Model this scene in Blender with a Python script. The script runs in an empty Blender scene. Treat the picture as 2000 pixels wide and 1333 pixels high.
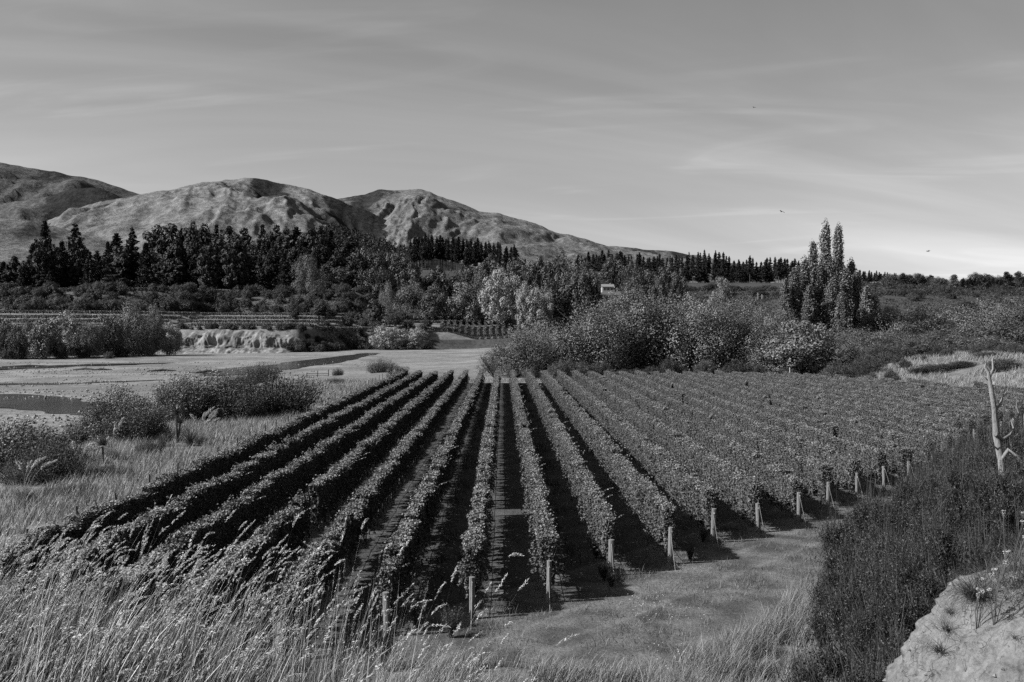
import bpy, math, random
import numpy as np
from mathutils import Vector

# ------------------------------------------------------------------ camera, sky, sun, exposure
scene = bpy.context.scene
COL = scene.collection
EYE = 9.1                 # camera height above the vineyard floor
FPX, U0, V0 = 1944.0, 983.0, 638.0   # focal length, vanishing point of the rows (photo pixels), used for bearings

cam_d = bpy.data.cameras.new('camera'); cam = bpy.data.objects.new('camera', cam_d); COL.objects.link(cam)
cam_d.lens = 35.0; cam_d.sensor_width = 36.0; cam_d.clip_start = 0.1; cam_d.clip_end = 30000
cam.location = (0, 0, EYE)
cam.rotation_euler = (math.radians(90 - 0.84), 0, math.radians(-0.5))
scene.camera = cam

SUN_EL = math.radians(37.0)
SUN_AZ = math.radians(-105.0)       # compass bearing from +Y, clockwise: from the left, a little behind
sun_dir = Vector((math.sin(SUN_AZ)*math.cos(SUN_EL), math.cos(SUN_AZ)*math.cos(SUN_EL), math.sin(SUN_EL)))
sun_d = bpy.data.lights.new('sun', 'SUN'); sun_d.energy = 5.0; sun_d.angle = math.radians(0.5); sun_d.color = (1.0, 1.0, 1.0)
sun = bpy.data.objects.new('sun', sun_d); COL.objects.link(sun)
sun.rotation_euler = sun_dir.to_track_quat('Z', 'Y').to_euler()

world = bpy.data.worlds.new('World'); scene.world = world; world.use_nodes = True
wn, wl = world.node_tree.nodes, world.node_tree.links
wn.clear()
w_out = wn.new('ShaderNodeOutputWorld'); w_bg = wn.new('ShaderNodeBackground')
w_sky = wn.new('ShaderNodeTexSky'); w_sky.sky_type = 'NISHITA'; w_sky.sun_disc = False
w_sky.sun_elevation = SUN_EL; w_sky.sun_rotation = SUN_AZ
w_sky.air_density = 1.0; w_sky.dust_density = 1.6; w_sky.ozone_density = 1.0
w_sep = wn.new('ShaderNodeSeparateColor'); wl.new(w_sky.outputs[0], w_sep.inputs[0])
def wmath(op, a, b=None, c=None):
    n = wn.new('ShaderNodeMath'); n.operation = op
    for i, v in enumerate((a, b, c)):
        if v is None: continue
        if isinstance(v, (int, float)): n.inputs[i].default_value = v
        else: wl.new(v, n.inputs[i])
    return n.outputs[0]
# black-and-white film behind a yellow filter: mostly red and green light
w_grey = wmath('ADD', wmath('MULTIPLY', w_sep.outputs[0], 0.72), wmath('ADD', wmath('MULTIPLY', w_sep.outputs[1], 0.25), wmath('MULTIPLY', w_sep.outputs[2], 0.03)))
# thin streaks of high cloud on a plane overhead
w_tc = wn.new('ShaderNodeTexCoord'); w_xyz = wn.new('ShaderNodeSeparateXYZ'); wl.new(w_tc.outputs['Generated'], w_xyz.inputs[0])
w_h = wmath('ADD', wmath('MAXIMUM', w_xyz.outputs[2], 0.0), 0.20)
w_px = wmath('DIVIDE', w_xyz.outputs[0], w_h); w_py = wmath('DIVIDE', w_xyz.outputs[1], w_h)
def cloud(sx, sy, rot, scale, detail, dist, lo, hi):
    c = wn.new('ShaderNodeCombineXYZ')
    cs, sn = math.cos(rot), math.sin(rot)
    wl.new(wmath('MULTIPLY', wmath('ADD', wmath('MULTIPLY', w_px, cs), wmath('MULTIPLY', w_py, sn)), sx), c.inputs[0])
    wl.new(wmath('MULTIPLY', wmath('SUBTRACT', wmath('MULTIPLY', w_py, cs), wmath('MULTIPLY', w_px, sn)), sy), c.inputs[1])
    n = wn.new('ShaderNodeTexNoise'); n.inputs['Scale'].default_value = scale; n.inputs['Detail'].default_value = detail
    n.inputs['Distortion'].default_value = dist; wl.new(c.outputs[0], n.inputs['Vector'])
    m = wn.new('ShaderNodeMapRange'); m.interpolation_type = 'SMOOTHSTEP'
    m.inputs['From Min'].default_value = lo; m.inputs['From Max'].default_value = hi
    wl.new(n.outputs[0], m.inputs['Value']); return m.outputs[0]
c1 = cloud(0.45, 1.25, 0.35, 0.95, 8, 0.9, 0.34, 0.78)
c2 = cloud(1.2, 4.0, -0.2, 0.75, 9, 1.6, 0.50, 0.86)
w_c = wmath('ADD', wmath('MULTIPLY', c1, 0.34), wmath('MULTIPLY', c2, 0.30))
w_grey = wmath('MULTIPLY', wmath('POWER', wmath('DIVIDE', w_grey, 3.2), 1.15), 3.2)   # a red filter deepens the clear sky
w_tot = wmath('MULTIPLY', w_grey, wmath('ADD', 0.92, w_c))
wl.new(w_tot, w_bg.inputs['Color']); w_bg.inputs['Strength'].default_value = 0.068
wl.new(w_bg.outputs[0], w_out.inputs['Surface'])

vs = scene.view_settings
vs.view_transform = 'Standard'; vs.look = 'None'; vs.exposure = 1.1; vs.gamma = 1.0; vs.use_curve_mapping = False
scene.cycles.max_bounces = 5; scene.cycles.diffuse_bounces = 1; scene.cycles.glossy_bounces = 2
scene.cycles.transmission_bounces = 3; scene.cycles.transparent_max_bounces = 4
scene.cycles.use_denoising = False

# ------------------------------------------------------------------ helpers
ordn = ['first', 'second', 'third', 'fourth', 'fifth', 'sixth', 'seventh', 'eighth', 'ninth', 'tenth', 'eleventh', 'twelfth', 'thirteenth', 'fourteenth', 'fifteenth', 'sixteenth', 'seventeenth', 'eighteenth', 'nineteenth', 'twentieth',
        'twenty-first', 'twenty-second', 'twenty-third', 'twenty-fourth', 'twenty-fifth', 'twenty-sixth', 'twenty-seventh', 'twenty-eighth', 'twenty-ninth', 'thirtieth', 'thirty-first']
for _t, _n in (('thirty', 0), ('forty', 0), ('fifty', 0), ('sixty', 0), ('seventy', 0)):
    if _t != 'thirty': ordn.append(_t[:-1]+'ieth')
    for _q in ordn[(1 if _t == 'thirty' else 0):9]: ordn.append(_t+'-'+_q)
RNG = np.random.default_rng(7)

def hash2(ix, iy, seed):
    n = (ix.astype(np.int64)*374761393 + iy.astype(np.int64)*668265263 + seed*1274126177) & 0x7fffffff
    n = ((n ^ (n >> 13))*1274126177) & 0x7fffffff
    n = (n ^ (n >> 16)) & 0xffff
    return n/65535.0
def vnoise(x, y, seed=0):
    x = np.asarray(x, float); y = np.asarray(y, float)
    ix, iy = np.floor(x), np.floor(y); fx, fy = x-ix, y-iy
    fx = fx*fx*(3-2*fx); fy = fy*fy*(3-2*fy)
    a = hash2(ix, iy, seed); b = hash2(ix+1, iy, seed); c = hash2(ix, iy+1, seed); d = hash2(ix+1, iy+1, seed)
    return (a*(1-fx)+b*fx)*(1-fy)+(c*(1-fx)+d*fx)*fy
def fbm(x, y, seed=0, octv=4, gain=0.5):
    s, a, t = 0.0, 1.0, 0.0
    for i in range(octv):
        s = s + a*vnoise(x*2**i, y*2**i, seed+i*17); t += a; a *= gain
    return s/t
def ridged(x, y, seed=0, octv=4, gain=0.5):
    s, a, t = 0.0, 1.0, 0.0
    for i in range(octv):
        s = s + a*(1-np.abs(2*vnoise(x*2**i, y*2**i, seed+i*31)-1)); t += a; a *= gain
    return s/t
def ss(t):
    t = np.clip(t, 0, 1); return t*t*(3-2*t)

class MB:
    """collects vertices and polygons of one mesh"""
    def __init__(s): s.v = []; s.f = []; s.m = []; s.n = 0
    def add(s, V, F, mi=0):
        V = np.asarray(V, float).reshape(-1, 3); F = np.asarray(F, np.int64)
        if len(V) == 0: return s
        s.v.append(V); s.f.append(F+s.n); s.m.append(mi); s.n += len(V); return s
    def mesh(s, name, mats, smooth=False):
        me = bpy.data.meshes.new(name)
        V = np.concatenate(s.v)
        me.vertices.add(len(V)); me.vertices.foreach_set('co', V.ravel().astype(np.float32))
        nl = sum(f.size for f in s.f); npoly = sum(len(f) for f in s.f)
        me.loops.add(nl); me.polygons.add(npoly)
        me.loops.foreach_set('vertex_index', np.concatenate([f.ravel() for f in s.f]).astype(np.int32))
        tot = np.concatenate([np.full(len(f), f.shape[1]) for f in s.f])
        me.polygons.foreach_set('loop_start', np.concatenate([[0], np.cumsum(tot)[:-1]]).astype(np.int32))
        mi = np.concatenate([np.full(len(f), m) for f, m in zip(s.f, s.m)])
        me.polygons.foreach_set('material_index', mi.astype(np.int32))
        me.polygons.foreach_set('use_smooth', np.full(npoly, smooth, dtype=bool))
        for m in (mats if isinstance(mats, (list, tuple)) else [mats]): me.materials.append(m)
        me.update(calc_edges=True); return me

def ob(name, me, parent=None, loc=(0, 0, 0), rz=0.0, scale=None):
    o = bpy.data.objects.new(name, me); COL.objects.link(o)
    o.location = loc; o.rotation_euler = (0, 0, rz)
    if scale is not None: o.scale = scale
    if parent is not None: o.parent = parent
    return o
def empty(name, loc, rz=0.0, scale=None):
    o = ob(name, None, None, loc, rz, scale); o.empty_display_size = 0.3; return o
def tag(o, label=None, cat=None, group=None, kind=None):
    if label: o['label'] = label
    if cat: o['category'] = cat
    if group: o['group'] = group
    if kind: o['kind'] = kind
    return o

def unit(v): return v/np.maximum(np.linalg.norm(v, axis=-1, keepdims=True), 1e-9)
def rand_unit(n, rng): return unit(rng.normal(size=(n, 3)))
def leaves(mb, P, size, rng, N=None, bias=0.6, aspect=0.8, fold=0.18, T=None, mi=0):
    """folded leaf-sized quads at P; N: preferred normals; T: preferred tip direction"""
    n = len(P); size = np.broadcast_to(np.asarray(size, float), (n,))[:, None]*rng.uniform(0.7, 1.3, (n, 1))
    nn = rand_unit(n, rng)
    if N is not None: nn = unit(nn*(1-bias)+N*bias)
    t = rand_unit(n, rng)
    if T is not None: t = unit(t*0.6+np.asarray(T, float))
    t = unit(t-(t*nn).sum(1, keepdims=True)*nn); b = np.cross(nn, t)
    V = np.stack([P-t*size*0.5, P+b*size*0.5*aspect+nn*size*fold, P+t*size*0.5, P-b*size*0.5*aspect+nn*size*fold], 1)
    F = np.arange(4*n).reshape(n, 4)
    mb.add(V.reshape(-1, 3), F, mi)
def tube(mb, path, radii, k=6, mi=0, cap=True):
    P = np.asarray(path, float); n = len(P); R = np.broadcast_to(np.asarray(radii, float), (n,))
    T = np.gradient(P, axis=0); T = unit(T)
    ref = np.array([0, 0, 1.0]) if abs(T[0, 2]) < 0.9 else np.array([1.0, 0, 0])
    A = unit(np.cross(T, ref)); B = np.cross(T, A)
    ang = np.arange(k)*2*math.pi/k
    V = P[:, None]+R[:, None, None]*(np.cos(ang)[None, :, None]*A[:, None]+np.sin(ang)[None, :, None]*B[:, None])
    i = np.arange(n-1)[:, None]*k; j = np.arange(k)[None]; j2 = (j+1) % k
    F = np.stack([i+j, i+j2, i+k+j2, i+k+j], -1).reshape(-1, 4)
    mb.add(V.reshape(-1, 3), F, mi)
    if cap:
        c = np.concatenate([V[-1], P[-1:]+T[-1:]*R[-1]*0.1]); mb.add(c, np.stack([np.arange(k), (np.arange(k)+1) % k, np.full(k, k)], 1), mi)
def box(mb, lo, hi, mi=0):
    x0, y0, z0 = lo; x1, y1, z1 = hi
    V = [(x0,y0,z0),(x1,y0,z0),(x1,y1,z0),(x0,y1,z0),(x0,y0,z1),(x1,y0,z1),(x1,y1,z1),(x0,y1,z1)]
    mb.add(V, [(0,3,2,1),(4,5,6,7),(0,1,5,4),(1,2,6,5),(2,3,7,6),(3,0,4,7)], mi)
def ribbons(mb, base, L, az, lean, curl, width, rng, seg=3, mi=0, taper=True):
    """grass blades: base (n,3), length, azimuth of the lean, lean angle at foot, extra bend"""
    n = len(base); L = np.broadcast_to(L, (n,)); az = np.broadcast_to(az, (n,)); width = np.broadcast_to(width, (n,))
    lean = np.broadcast_to(lean, (n,)); curl = np.broadcast_to(curl, (n,))
    face = rng.uniform(0, math.pi, n); S = np.stack([np.cos(face), np.sin(face), np.zeros(n)], 1)
    p = base.copy(); rows = []
    for i in range(seg+1):
        w = width*(1-i/seg*0.95 if taper else 1.0)
        if i == seg and taper: rows.append(p[:, None])
        else: rows.append(np.stack([p-S*w[:, None]/2, p+S*w[:, None]/2], 1))
        a = lean+curl*((i+0.5)/seg)**1.3
        d = np.stack([np.cos(az)*np.sin(a), np.sin(az)*np.sin(a), np.cos(a)], 1)
        p = p+d*(L/seg)[:, None]
    if taper:
        V = np.concatenate(rows, 1); m = V.shape[1]; o = (np.arange(n)*m)[:, None]
        q = [o+np.array([[2*i, 2*i+1, 2*i+3, 2*i+2]]) for i in range(seg-1)]
        V = V.reshape(-1, 3)
        tri = o+np.array([[m-3, m-2, m-1]])
        k = s0 = None
        mb.v.append(V)
        for f in q: mb.f.append(f+mb.n); mb.m.append(mi)
        mb.f.append(tri+mb.n); mb.m.append(mi); mb.n += len(V)
    return p-d*(L/seg)[:, None], d      # tips and their direction

# ------------------------------------------------------------------ materials (a grey-scale world: the photograph is black and white)
def newmat(name):
    m = bpy.data.materials.new(name); m.use_nodes = True; return m, m.node_tree.nodes, m.node_tree.links, m.node_tree.nodes['Principled BSDF']
def mnode(nt, op, a, b=None):
    n = nt.nodes.new('ShaderNodeMath'); n.operation = op
    for i, v in enumerate((a, b)):
        if v is None: continue
        if isinstance(v, (int, float)): n.inputs[i].default_value = v
        else: nt.links.new(v, n.inputs[i])
    return n.outputs[0]
def mnoise(nt, scale, detail=4, vec=None, dist=0.0, rough=0.55):
    n = nt.nodes.new('ShaderNodeTexNoise'); n.inputs['Scale'].default_value = scale; n.inputs['Detail'].default_value = detail
    n.inputs['Distortion'].default_value = dist; n.inputs['Roughness'].default_value = rough
    if vec is not None: nt.links.new(vec, n.inputs['Vector'])
    return n.outputs[0]
def mramp(nt, v, lo, hi, a=0.0, b=1.0):
    m = nt.nodes.new('ShaderNodeMapRange'); m.interpolation_type = 'SMOOTHSTEP'
    for k, val in (('From Min', lo), ('From Max', hi), ('To Min', a), ('To Max', b)): m.inputs[k].default_value = val
    nt.links.new(v, m.inputs['Value']); return m.outputs[0]
ALB = 0.49     # surface colours are set for a bright exposure
def leafmat(name, col, var=0.45, trans=0.3, rough=0.5, spec=0.35, objvar=0.25):
    col = col*ALB
    m, n, l, p = newmat(name); nt = m.node_tree
    g = n.new('ShaderNodeNewGeometry'); oi = n.new('ShaderNodeObjectInfo')
    c = mnode(nt, 'MULTIPLY', mramp(nt, g.outputs['Random Per Island'], 0, 1, col*(1-var), col*(1+var)),
              mramp(nt, oi.outputs['Random'], 0, 1, 1-objvar, 1+objvar))
    l.new(c, p.inputs['Base Color']); p.inputs['Roughness'].default_value = rough; p.inputs['Specular IOR Level'].default_value = spec
    t = n.new('ShaderNodeBsdfTranslucent'); l.new(c, t.inputs['Color'])
    mx = n.new('ShaderNodeMixShader'); mx.inputs[0].default_value = trans
    l.new(p.outputs[0], mx.inputs[1]); l.new(t.outputs[0], mx.inputs[2]); l.new(mx.outputs[0], n['Material Output'].inputs['Surface'])
    return m
def plainmat(name, col, var=0.3, scale=6.0, rough=0.85, spec=0.2, stretch=None, bump=0.0):
    col = col*ALB
    m, n, l, p = newmat(name); nt = m.node_tree
    tc = n.new('ShaderNodeTexCoord'); mp = n.new('ShaderNodeMapping'); l.new(tc.outputs['Object'], mp.inputs['Vector'])
    if stretch: mp.inputs['Scale'].default_value = stretch
    f = mnoise(nt, scale, 6, mp.outputs[0], 0.4)
    l.new(mramp(nt, f, 0.3, 0.7, col*(1-var), col*(1+var)), p.inputs['Base Color'])
    p.inputs['Roughness'].default_value = rough; p.inputs['Specular IOR Level'].default_value = spec
    if bump:
        b = n.new('ShaderNodeBump'); b.inputs['Strength'].default_value = bump; b.inputs['Distance'].default_value = 0.05
        l.new(f, b.inputs['Height']); l.new(b.outputs[0], p.inputs['Normal'])
    return m

M = {}
M['vine'] = leafmat('vine_leaf', 0.132, 0.45, 0.05, 0.6, 0.2, 0.10)
M['willow'] = leafmat('willow_leaf', 0.145, 0.22, 0.04, 0.5, 0.3, 0.25)
M['pale'] = leafmat('pale_leaf', 0.36, 0.2, 0.12, 0.5, 0.35, 0.12)
M['dark'] = leafmat('dark_leaf', 0.06, 0.3, 0.1, 0.5, 0.3, 0.3)
M['poplar'] = leafmat('poplar_leaf', 0.21, 0.3, 0.1, 0.45, 0.35, 0.15)
M['pine'] = leafmat('pine_needle', 0.029, 0.5, 0.1, 0.6, 0.2, 0.35)
M['scrub'] = leafmat('scrub_leaf', 0.07, 0.35, 0.1, 0.6, 0.2, 0.4)
M['bank'] = leafmat('bank_tree_leaf', 0.125, 0.25, 0.06, 0.5, 0.3, 0.3)
M['cover'] = leafmat('ground_scrub_leaf', 0.055, 0.4, 0.1, 0.7, 0.1, 0.0)
M['vinetip'] = leafmat('vine_tip_leaf', 0.235, 0.5, 0.08, 0.6, 0.2, 0.1)  # young top growth; its extra paleness paints the rows' sunlit top edges
M['under'] = leafmat('undergrowth_leaf', 0.05, 0.6, 0.1, 0.6, 0.2, 0.0)
M['broom'] = leafmat('broom_stem', 0.062, 0.75, 0.1, 0.55, 0.25, 0.2)
M['dry'] = leafmat('dry_grass', 0.33, 0.5, 0.25, 0.6, 0.25, 0.1)
M['dryfore'] = leafmat('dry_grass_near', 0.42, 0.8, 0.12, 0.5, 0.35, 0.1)
M['seed'] = leafmat('seed_head', 0.68, 0.4, 0.2, 0.7, 0.15, 0.1)
M['green'] = leafmat('mown_grass', 0.20, 0.5, 0.25, 0.6, 0.2, 0.1)
M['weed'] = leafmat('weed_leaf', 0.10, 0.55, 0.25, 0.6, 0.2, 0.2)
M['plume'] = leafmat('plume', 0.62, 0.2, 0.35, 0.8, 0.1, 0.1)
M['flax'] = leafmat('strap_leaf', 0.11, 0.5, 0.12, 0.35, 0.5, 0.15)
M['flower'] = leafmat('flower_white', 0.7, 0.15, 0.3, 0.7, 0.1, 0.05)
M['bark'] = plainmat('bark', 0.09, 0.45, 5, stretch=(4, 4, 0.6), bump=0.4)
M['tvine'] = leafmat('terrace_vine_leaf', 0.24, 0.4, 0.1, 0.6, 0.2, 0.1)
M['palebark'] = plainmat('pale_bark', 0.30, 0.35, 5, stretch=(4, 4, 0.7), bump=0.3)
M['deadwood'] = plainmat('dead_wood', 0.28, 0.3, 9, stretch=(5, 5, 0.5), bump=0.5)
M['post'] = plainmat('post_wood', 0.24, 0.35, 9, stretch=(6, 6, 0.5), bump=0.4)
M['fencepost'] = plainmat('fence_wood', 0.10, 0.35, 9, stretch=(6, 6, 0.5))
M['wire'] = plainmat('wire', 0.25, 0.1, 3, rough=0.5)
M['tagw'] = plainmat('tag_white', 0.75, 0.05, 3)
M['wall'] = plainmat('wall_white', 0.42, 0.06, 2)
M['roof'] = plainmat('roof_iron', 0.28, 0.1, 3, rough=0.5)
M['pane'] = plainmat('pane', 0.03, 0.1, 2, rough=0.15, spec=0.5)
M['bird'] = plainmat('bird_feather', 0.06, 0.2, 6)
M['driftwood'] = plainmat('driftwood', 0.07, 0.3, 6)

def ground_material():
    m, n, l, p = newmat('ground_cover'); nt = m.node_tree
    tc = n.new('ShaderNodeTexCoord'); pos = tc.outputs['Object']
    def attr(a):
        q = n.new('ShaderNodeAttribute'); q.attribute_name = a; return q.outputs['Fac']
    big = mnoise(nt, 0.06, 5, pos, 0.5); mid = mnoise(nt, 0.6, 5, pos, 0.3); fine = mnoise(nt, 9.0, 5, pos, 0.0, 0.7)
    huge = mnoise(nt, 0.012, 5, pos, 0.3)
    def edge(a, soft=0.12):   # ragged zone borders
        return mramp(nt, mnode(nt, 'ADD', attr(a), mnode(nt, 'MULTIPLY', mnode(nt, 'SUBTRACT', mid, 0.5), 0.5)), 0.5-soft, 0.5+soft)
    def mix(f, a, b):
        return mnode(nt, 'ADD', mnode(nt, 'MULTIPLY', a, mnode(nt, 'SUBTRACT', 1.0, f)), mnode(nt, 'MULTIPLY', b, f))
    dry = mnode(nt, 'MULTIPLY', mramp(nt, mid, 0.25, 0.75, 0.17, 0.33), mramp(nt, fine, 0.25, 0.75, 0.65, 1.25))
    dry = mnode(nt, 'MULTIPLY', dry, mramp(nt, big, 0.3, 0.7, 0.8, 1.15))
    gravel = mnode(nt, 'MULTIPLY', mramp(nt, fine, 0.3, 0.7, 0.20, 0.34), mnode(nt, 'MULTIPLY', mramp(nt, mnoise(nt, 0.05, 6, pos, 1.0), 0.35, 0.65, 0.72, 1.15), mramp(nt, mnoise(nt, 0.35, 7, pos, 1.5, 0.65), 0.35, 0.65, 0.78, 1.15)))
    peb = n.new('ShaderNodeTexVoronoi'); peb.inputs['Scale'].default_value = 1.6; l.new(pos, peb.inputs['Vector'])
    gravel = mnode(nt, 'MULTIPLY', gravel, mramp(nt, peb.outputs['Distance'], 0.0, 0.5, 0.72, 1.08))
    soil = mnode(nt, 'MULTIPLY', mramp(nt, mid, 0.3, 0.7, 0.09, 0.15), mramp(nt, fine, 0.3, 0.7, 0.6, 1.25))
    mown = mnode(nt, 'MULTIPLY', mramp(nt, mid, 0.3, 0.7, 0.09, 0.24), mramp(nt, fine, 0.25, 0.75, 0.6, 1.3))
    litter_shade = mramp(nt, mid, 0.3, 0.7, 0.05, 0.10)
    clay = mnode(nt, 'MULTIPLY', mramp(nt, mid, 0.3, 0.7, 0.22, 0.32), mramp(nt, fine, 0.3, 0.7, 0.85, 1.1))
    c = mix(edge('gravel'), dry, gravel); c = mix(edge('mown', 0.3), c, mown); c = mix(edge('soil', 0.2), c, soil)
    c = mix(edge('track', 0.3), c, mnode(nt, 'MULTIPLY', mramp(nt, mid, 0.3, 0.7, 0.22, 0.32), mramp(nt, fine, 0.3, 0.7, 0.75, 1.2)))
    c = mix(edge('litter_shade', 0.2), c, litter_shade); c = mix(edge('clay'), c, clay)
    c = mnode(nt, 'MULTIPLY', c, ALB)
    l.new(c, p.inputs['Base Color']); p.inputs['Roughness'].default_value = 0.95; p.inputs['Specular IOR Level'].default_value = 0.1
    b = n.new('ShaderNodeBump'); b.inputs['Strength'].default_value = 0.6; b.inputs['Distance'].default_value = 0.12
    l.new(mnode(nt, 'ADD', fine, mnode(nt, 'MULTIPLY', mid, 0.8)), b.inputs['Height']); l.new(b.outputs[0], p.inputs['Normal'])
    return m
M['ground'] = ground_material()

def hill_material(name, grass, scrub, cover, haze=0.0):
    m, n, l, p = newmat(name); nt = m.node_tree
    tc = n.new('ShaderNodeTexCoord'); pos = tc.outputs['Object']
    a = n.new('ShaderNodeAttribute'); a.attribute_name = 'gully'
    big = mnoise(nt, 0.0042, 6, pos, 0.8, 0.6); fine = mnoise(nt, 0.06, 7, pos, 0.2, 0.8); sp = mnoise(nt, 0.022, 5, pos, 0.4, 0.65)
    f = mnode(nt, 'ADD', mnode(nt, 'MULTIPLY', a.outputs['Fac'], 0.7), mnode(nt, 'ADD', mnode(nt, 'MULTIPLY', big, 0.75), mnode(nt, 'MULTIPLY', sp, 0.45)))
    f = mramp(nt, f, 0.98-cover, 1.12-cover)
    g = mnode(nt, 'MULTIPLY', mramp(nt, sp, 0.3, 0.7, grass*0.72, grass*1.22), mramp(nt, fine, 0.35, 0.65, 0.6, 1.3))
    s = mramp(nt, fine, 0.3, 0.7, scrub*0.5, scrub*1.5)
    c = mnode(nt, 'ADD', mnode(nt, 'MULTIPLY', g, mnode(nt, 'SUBTRACT', 1.0, f)), mnode(nt, 'MULTIPLY', s, f))
    c = mnode(nt, 'MULTIPLY', c, ALB)
    l.new(c, p.inputs['Base Color']); p.inputs['Roughness'].default_value = 1.0; p.inputs['Specular IOR Level'].default_value = 0.0
    b = n.new('ShaderNodeBump'); b.inputs['Strength'].default_value = 0.7; b.inputs['Distance'].default_value = 14.0
    l.new(mnode(nt, 'ADD', sp, mnode(nt, 'MULTIPLY', fine, 0.5)), b.inputs['Height']); l.new(b.outputs[0], p.inputs['Normal'])
    return m

def water_material():
    m, n, l, p = newmat('river_water'); nt = m.node_tree
    tc = n.new('ShaderNodeTexCoord'); p.inputs['Base Color'].default_value = (0.035, 0.035, 0.035, 1)
    p.inputs['Roughness'].default_value = 0.12; p.inputs['Specular IOR Level'].default_value = 0.4
    b = n.new('ShaderNodeBump'); b.inputs['Strength'].default_value = 0.5; b.inputs['Distance'].default_value = 0.05
    l.new(mnoise(nt, 1.2, 4, tc.outputs['Object'], 0.5), b.inputs['Height']); l.new(b.outputs[0], p.inputs['Normal'])
    return m
M['water'] = water_material()

def clay_material():
    m, n, l, p = newmat('clay_bank'); nt = m.node_tree
    tc = n.new('ShaderNodeTexCoord'); pos = tc.outputs['Object']
    a = mnoise(nt, 2.2, 7, pos, 0.6, 0.6); f = mnoise(nt, 26, 6, pos, 0.2, 0.7); d = mnoise(nt, 1.1, 4, pos, 0.8)
    mp = n.new('ShaderNodeMapping'); mp.inputs['Scale'].default_value = (5, 5, 0.9); l.new(pos, mp.inputs['Vector'])
    st = mnoise(nt, 1.6, 6, mp.outputs[0], 0.5)
    c = mnode(nt, 'MULTIPLY', mramp(nt, a, 0.3, 0.7, 0.17, 0.26), mramp(nt, f, 0.3, 0.7, 0.72, 1.15))
    c = mnode(nt, 'MULTIPLY', c, mramp(nt, st, 0.33, 0.5, 0.72, 1.03))
    c = mnode(nt, 'MULTIPLY', c, ALB)
    vo = n.new('ShaderNodeTexVoronoi'); vo.feature = 'DISTANCE_TO_EDGE'; vo.inputs['Scale'].default_value = 3.2
    wp = n.new('ShaderNodeVectorMath'); wp.operation = 'ADD'; nz = n.new('ShaderNodeTexNoise'); nz.inputs['Scale'].default_value = 5.0; l.new(pos, nz.inputs['Vector']); l.new(pos, wp.inputs[0]); l.new(nz.outputs['Color'], wp.inputs[1]); l.new(wp.outputs[0], vo.inputs['Vector'])
    crack = mnode(nt, 'MAXIMUM', mramp(nt, vo.outputs['Distance'], 0.0, 0.03), mramp(nt, d, 0.42, 0.55))
    c = mnode(nt, 'MULTIPLY', c, mramp(nt, crack, 0.0, 1.0, 0.6, 1.0))
    st = mnode(nt, 'ADD', st, mnode(nt, 'MULTIPLY', crack, 0.5))
    l.new(c, p.inputs['Base Color']); p.inputs['Roughness'].default_value = 0.95; p.inputs['Specular IOR Level'].default_value = 0.1
    b = n.new('ShaderNodeBump'); b.inputs['Strength'].default_value = 0.75; b.inputs['Distance'].default_value = 0.05
    l.new(mnode(nt, 'ADD', mnode(nt, 'ADD', a, mnode(nt, 'MULTIPLY', f, 0.35)), mnode(nt, 'MULTIPLY', st, 0.7)), b.inputs['Height']); l.new(b.outputs[0], p.inputs['Normal'])
    return m
M['clay'] = clay_material()

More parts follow.
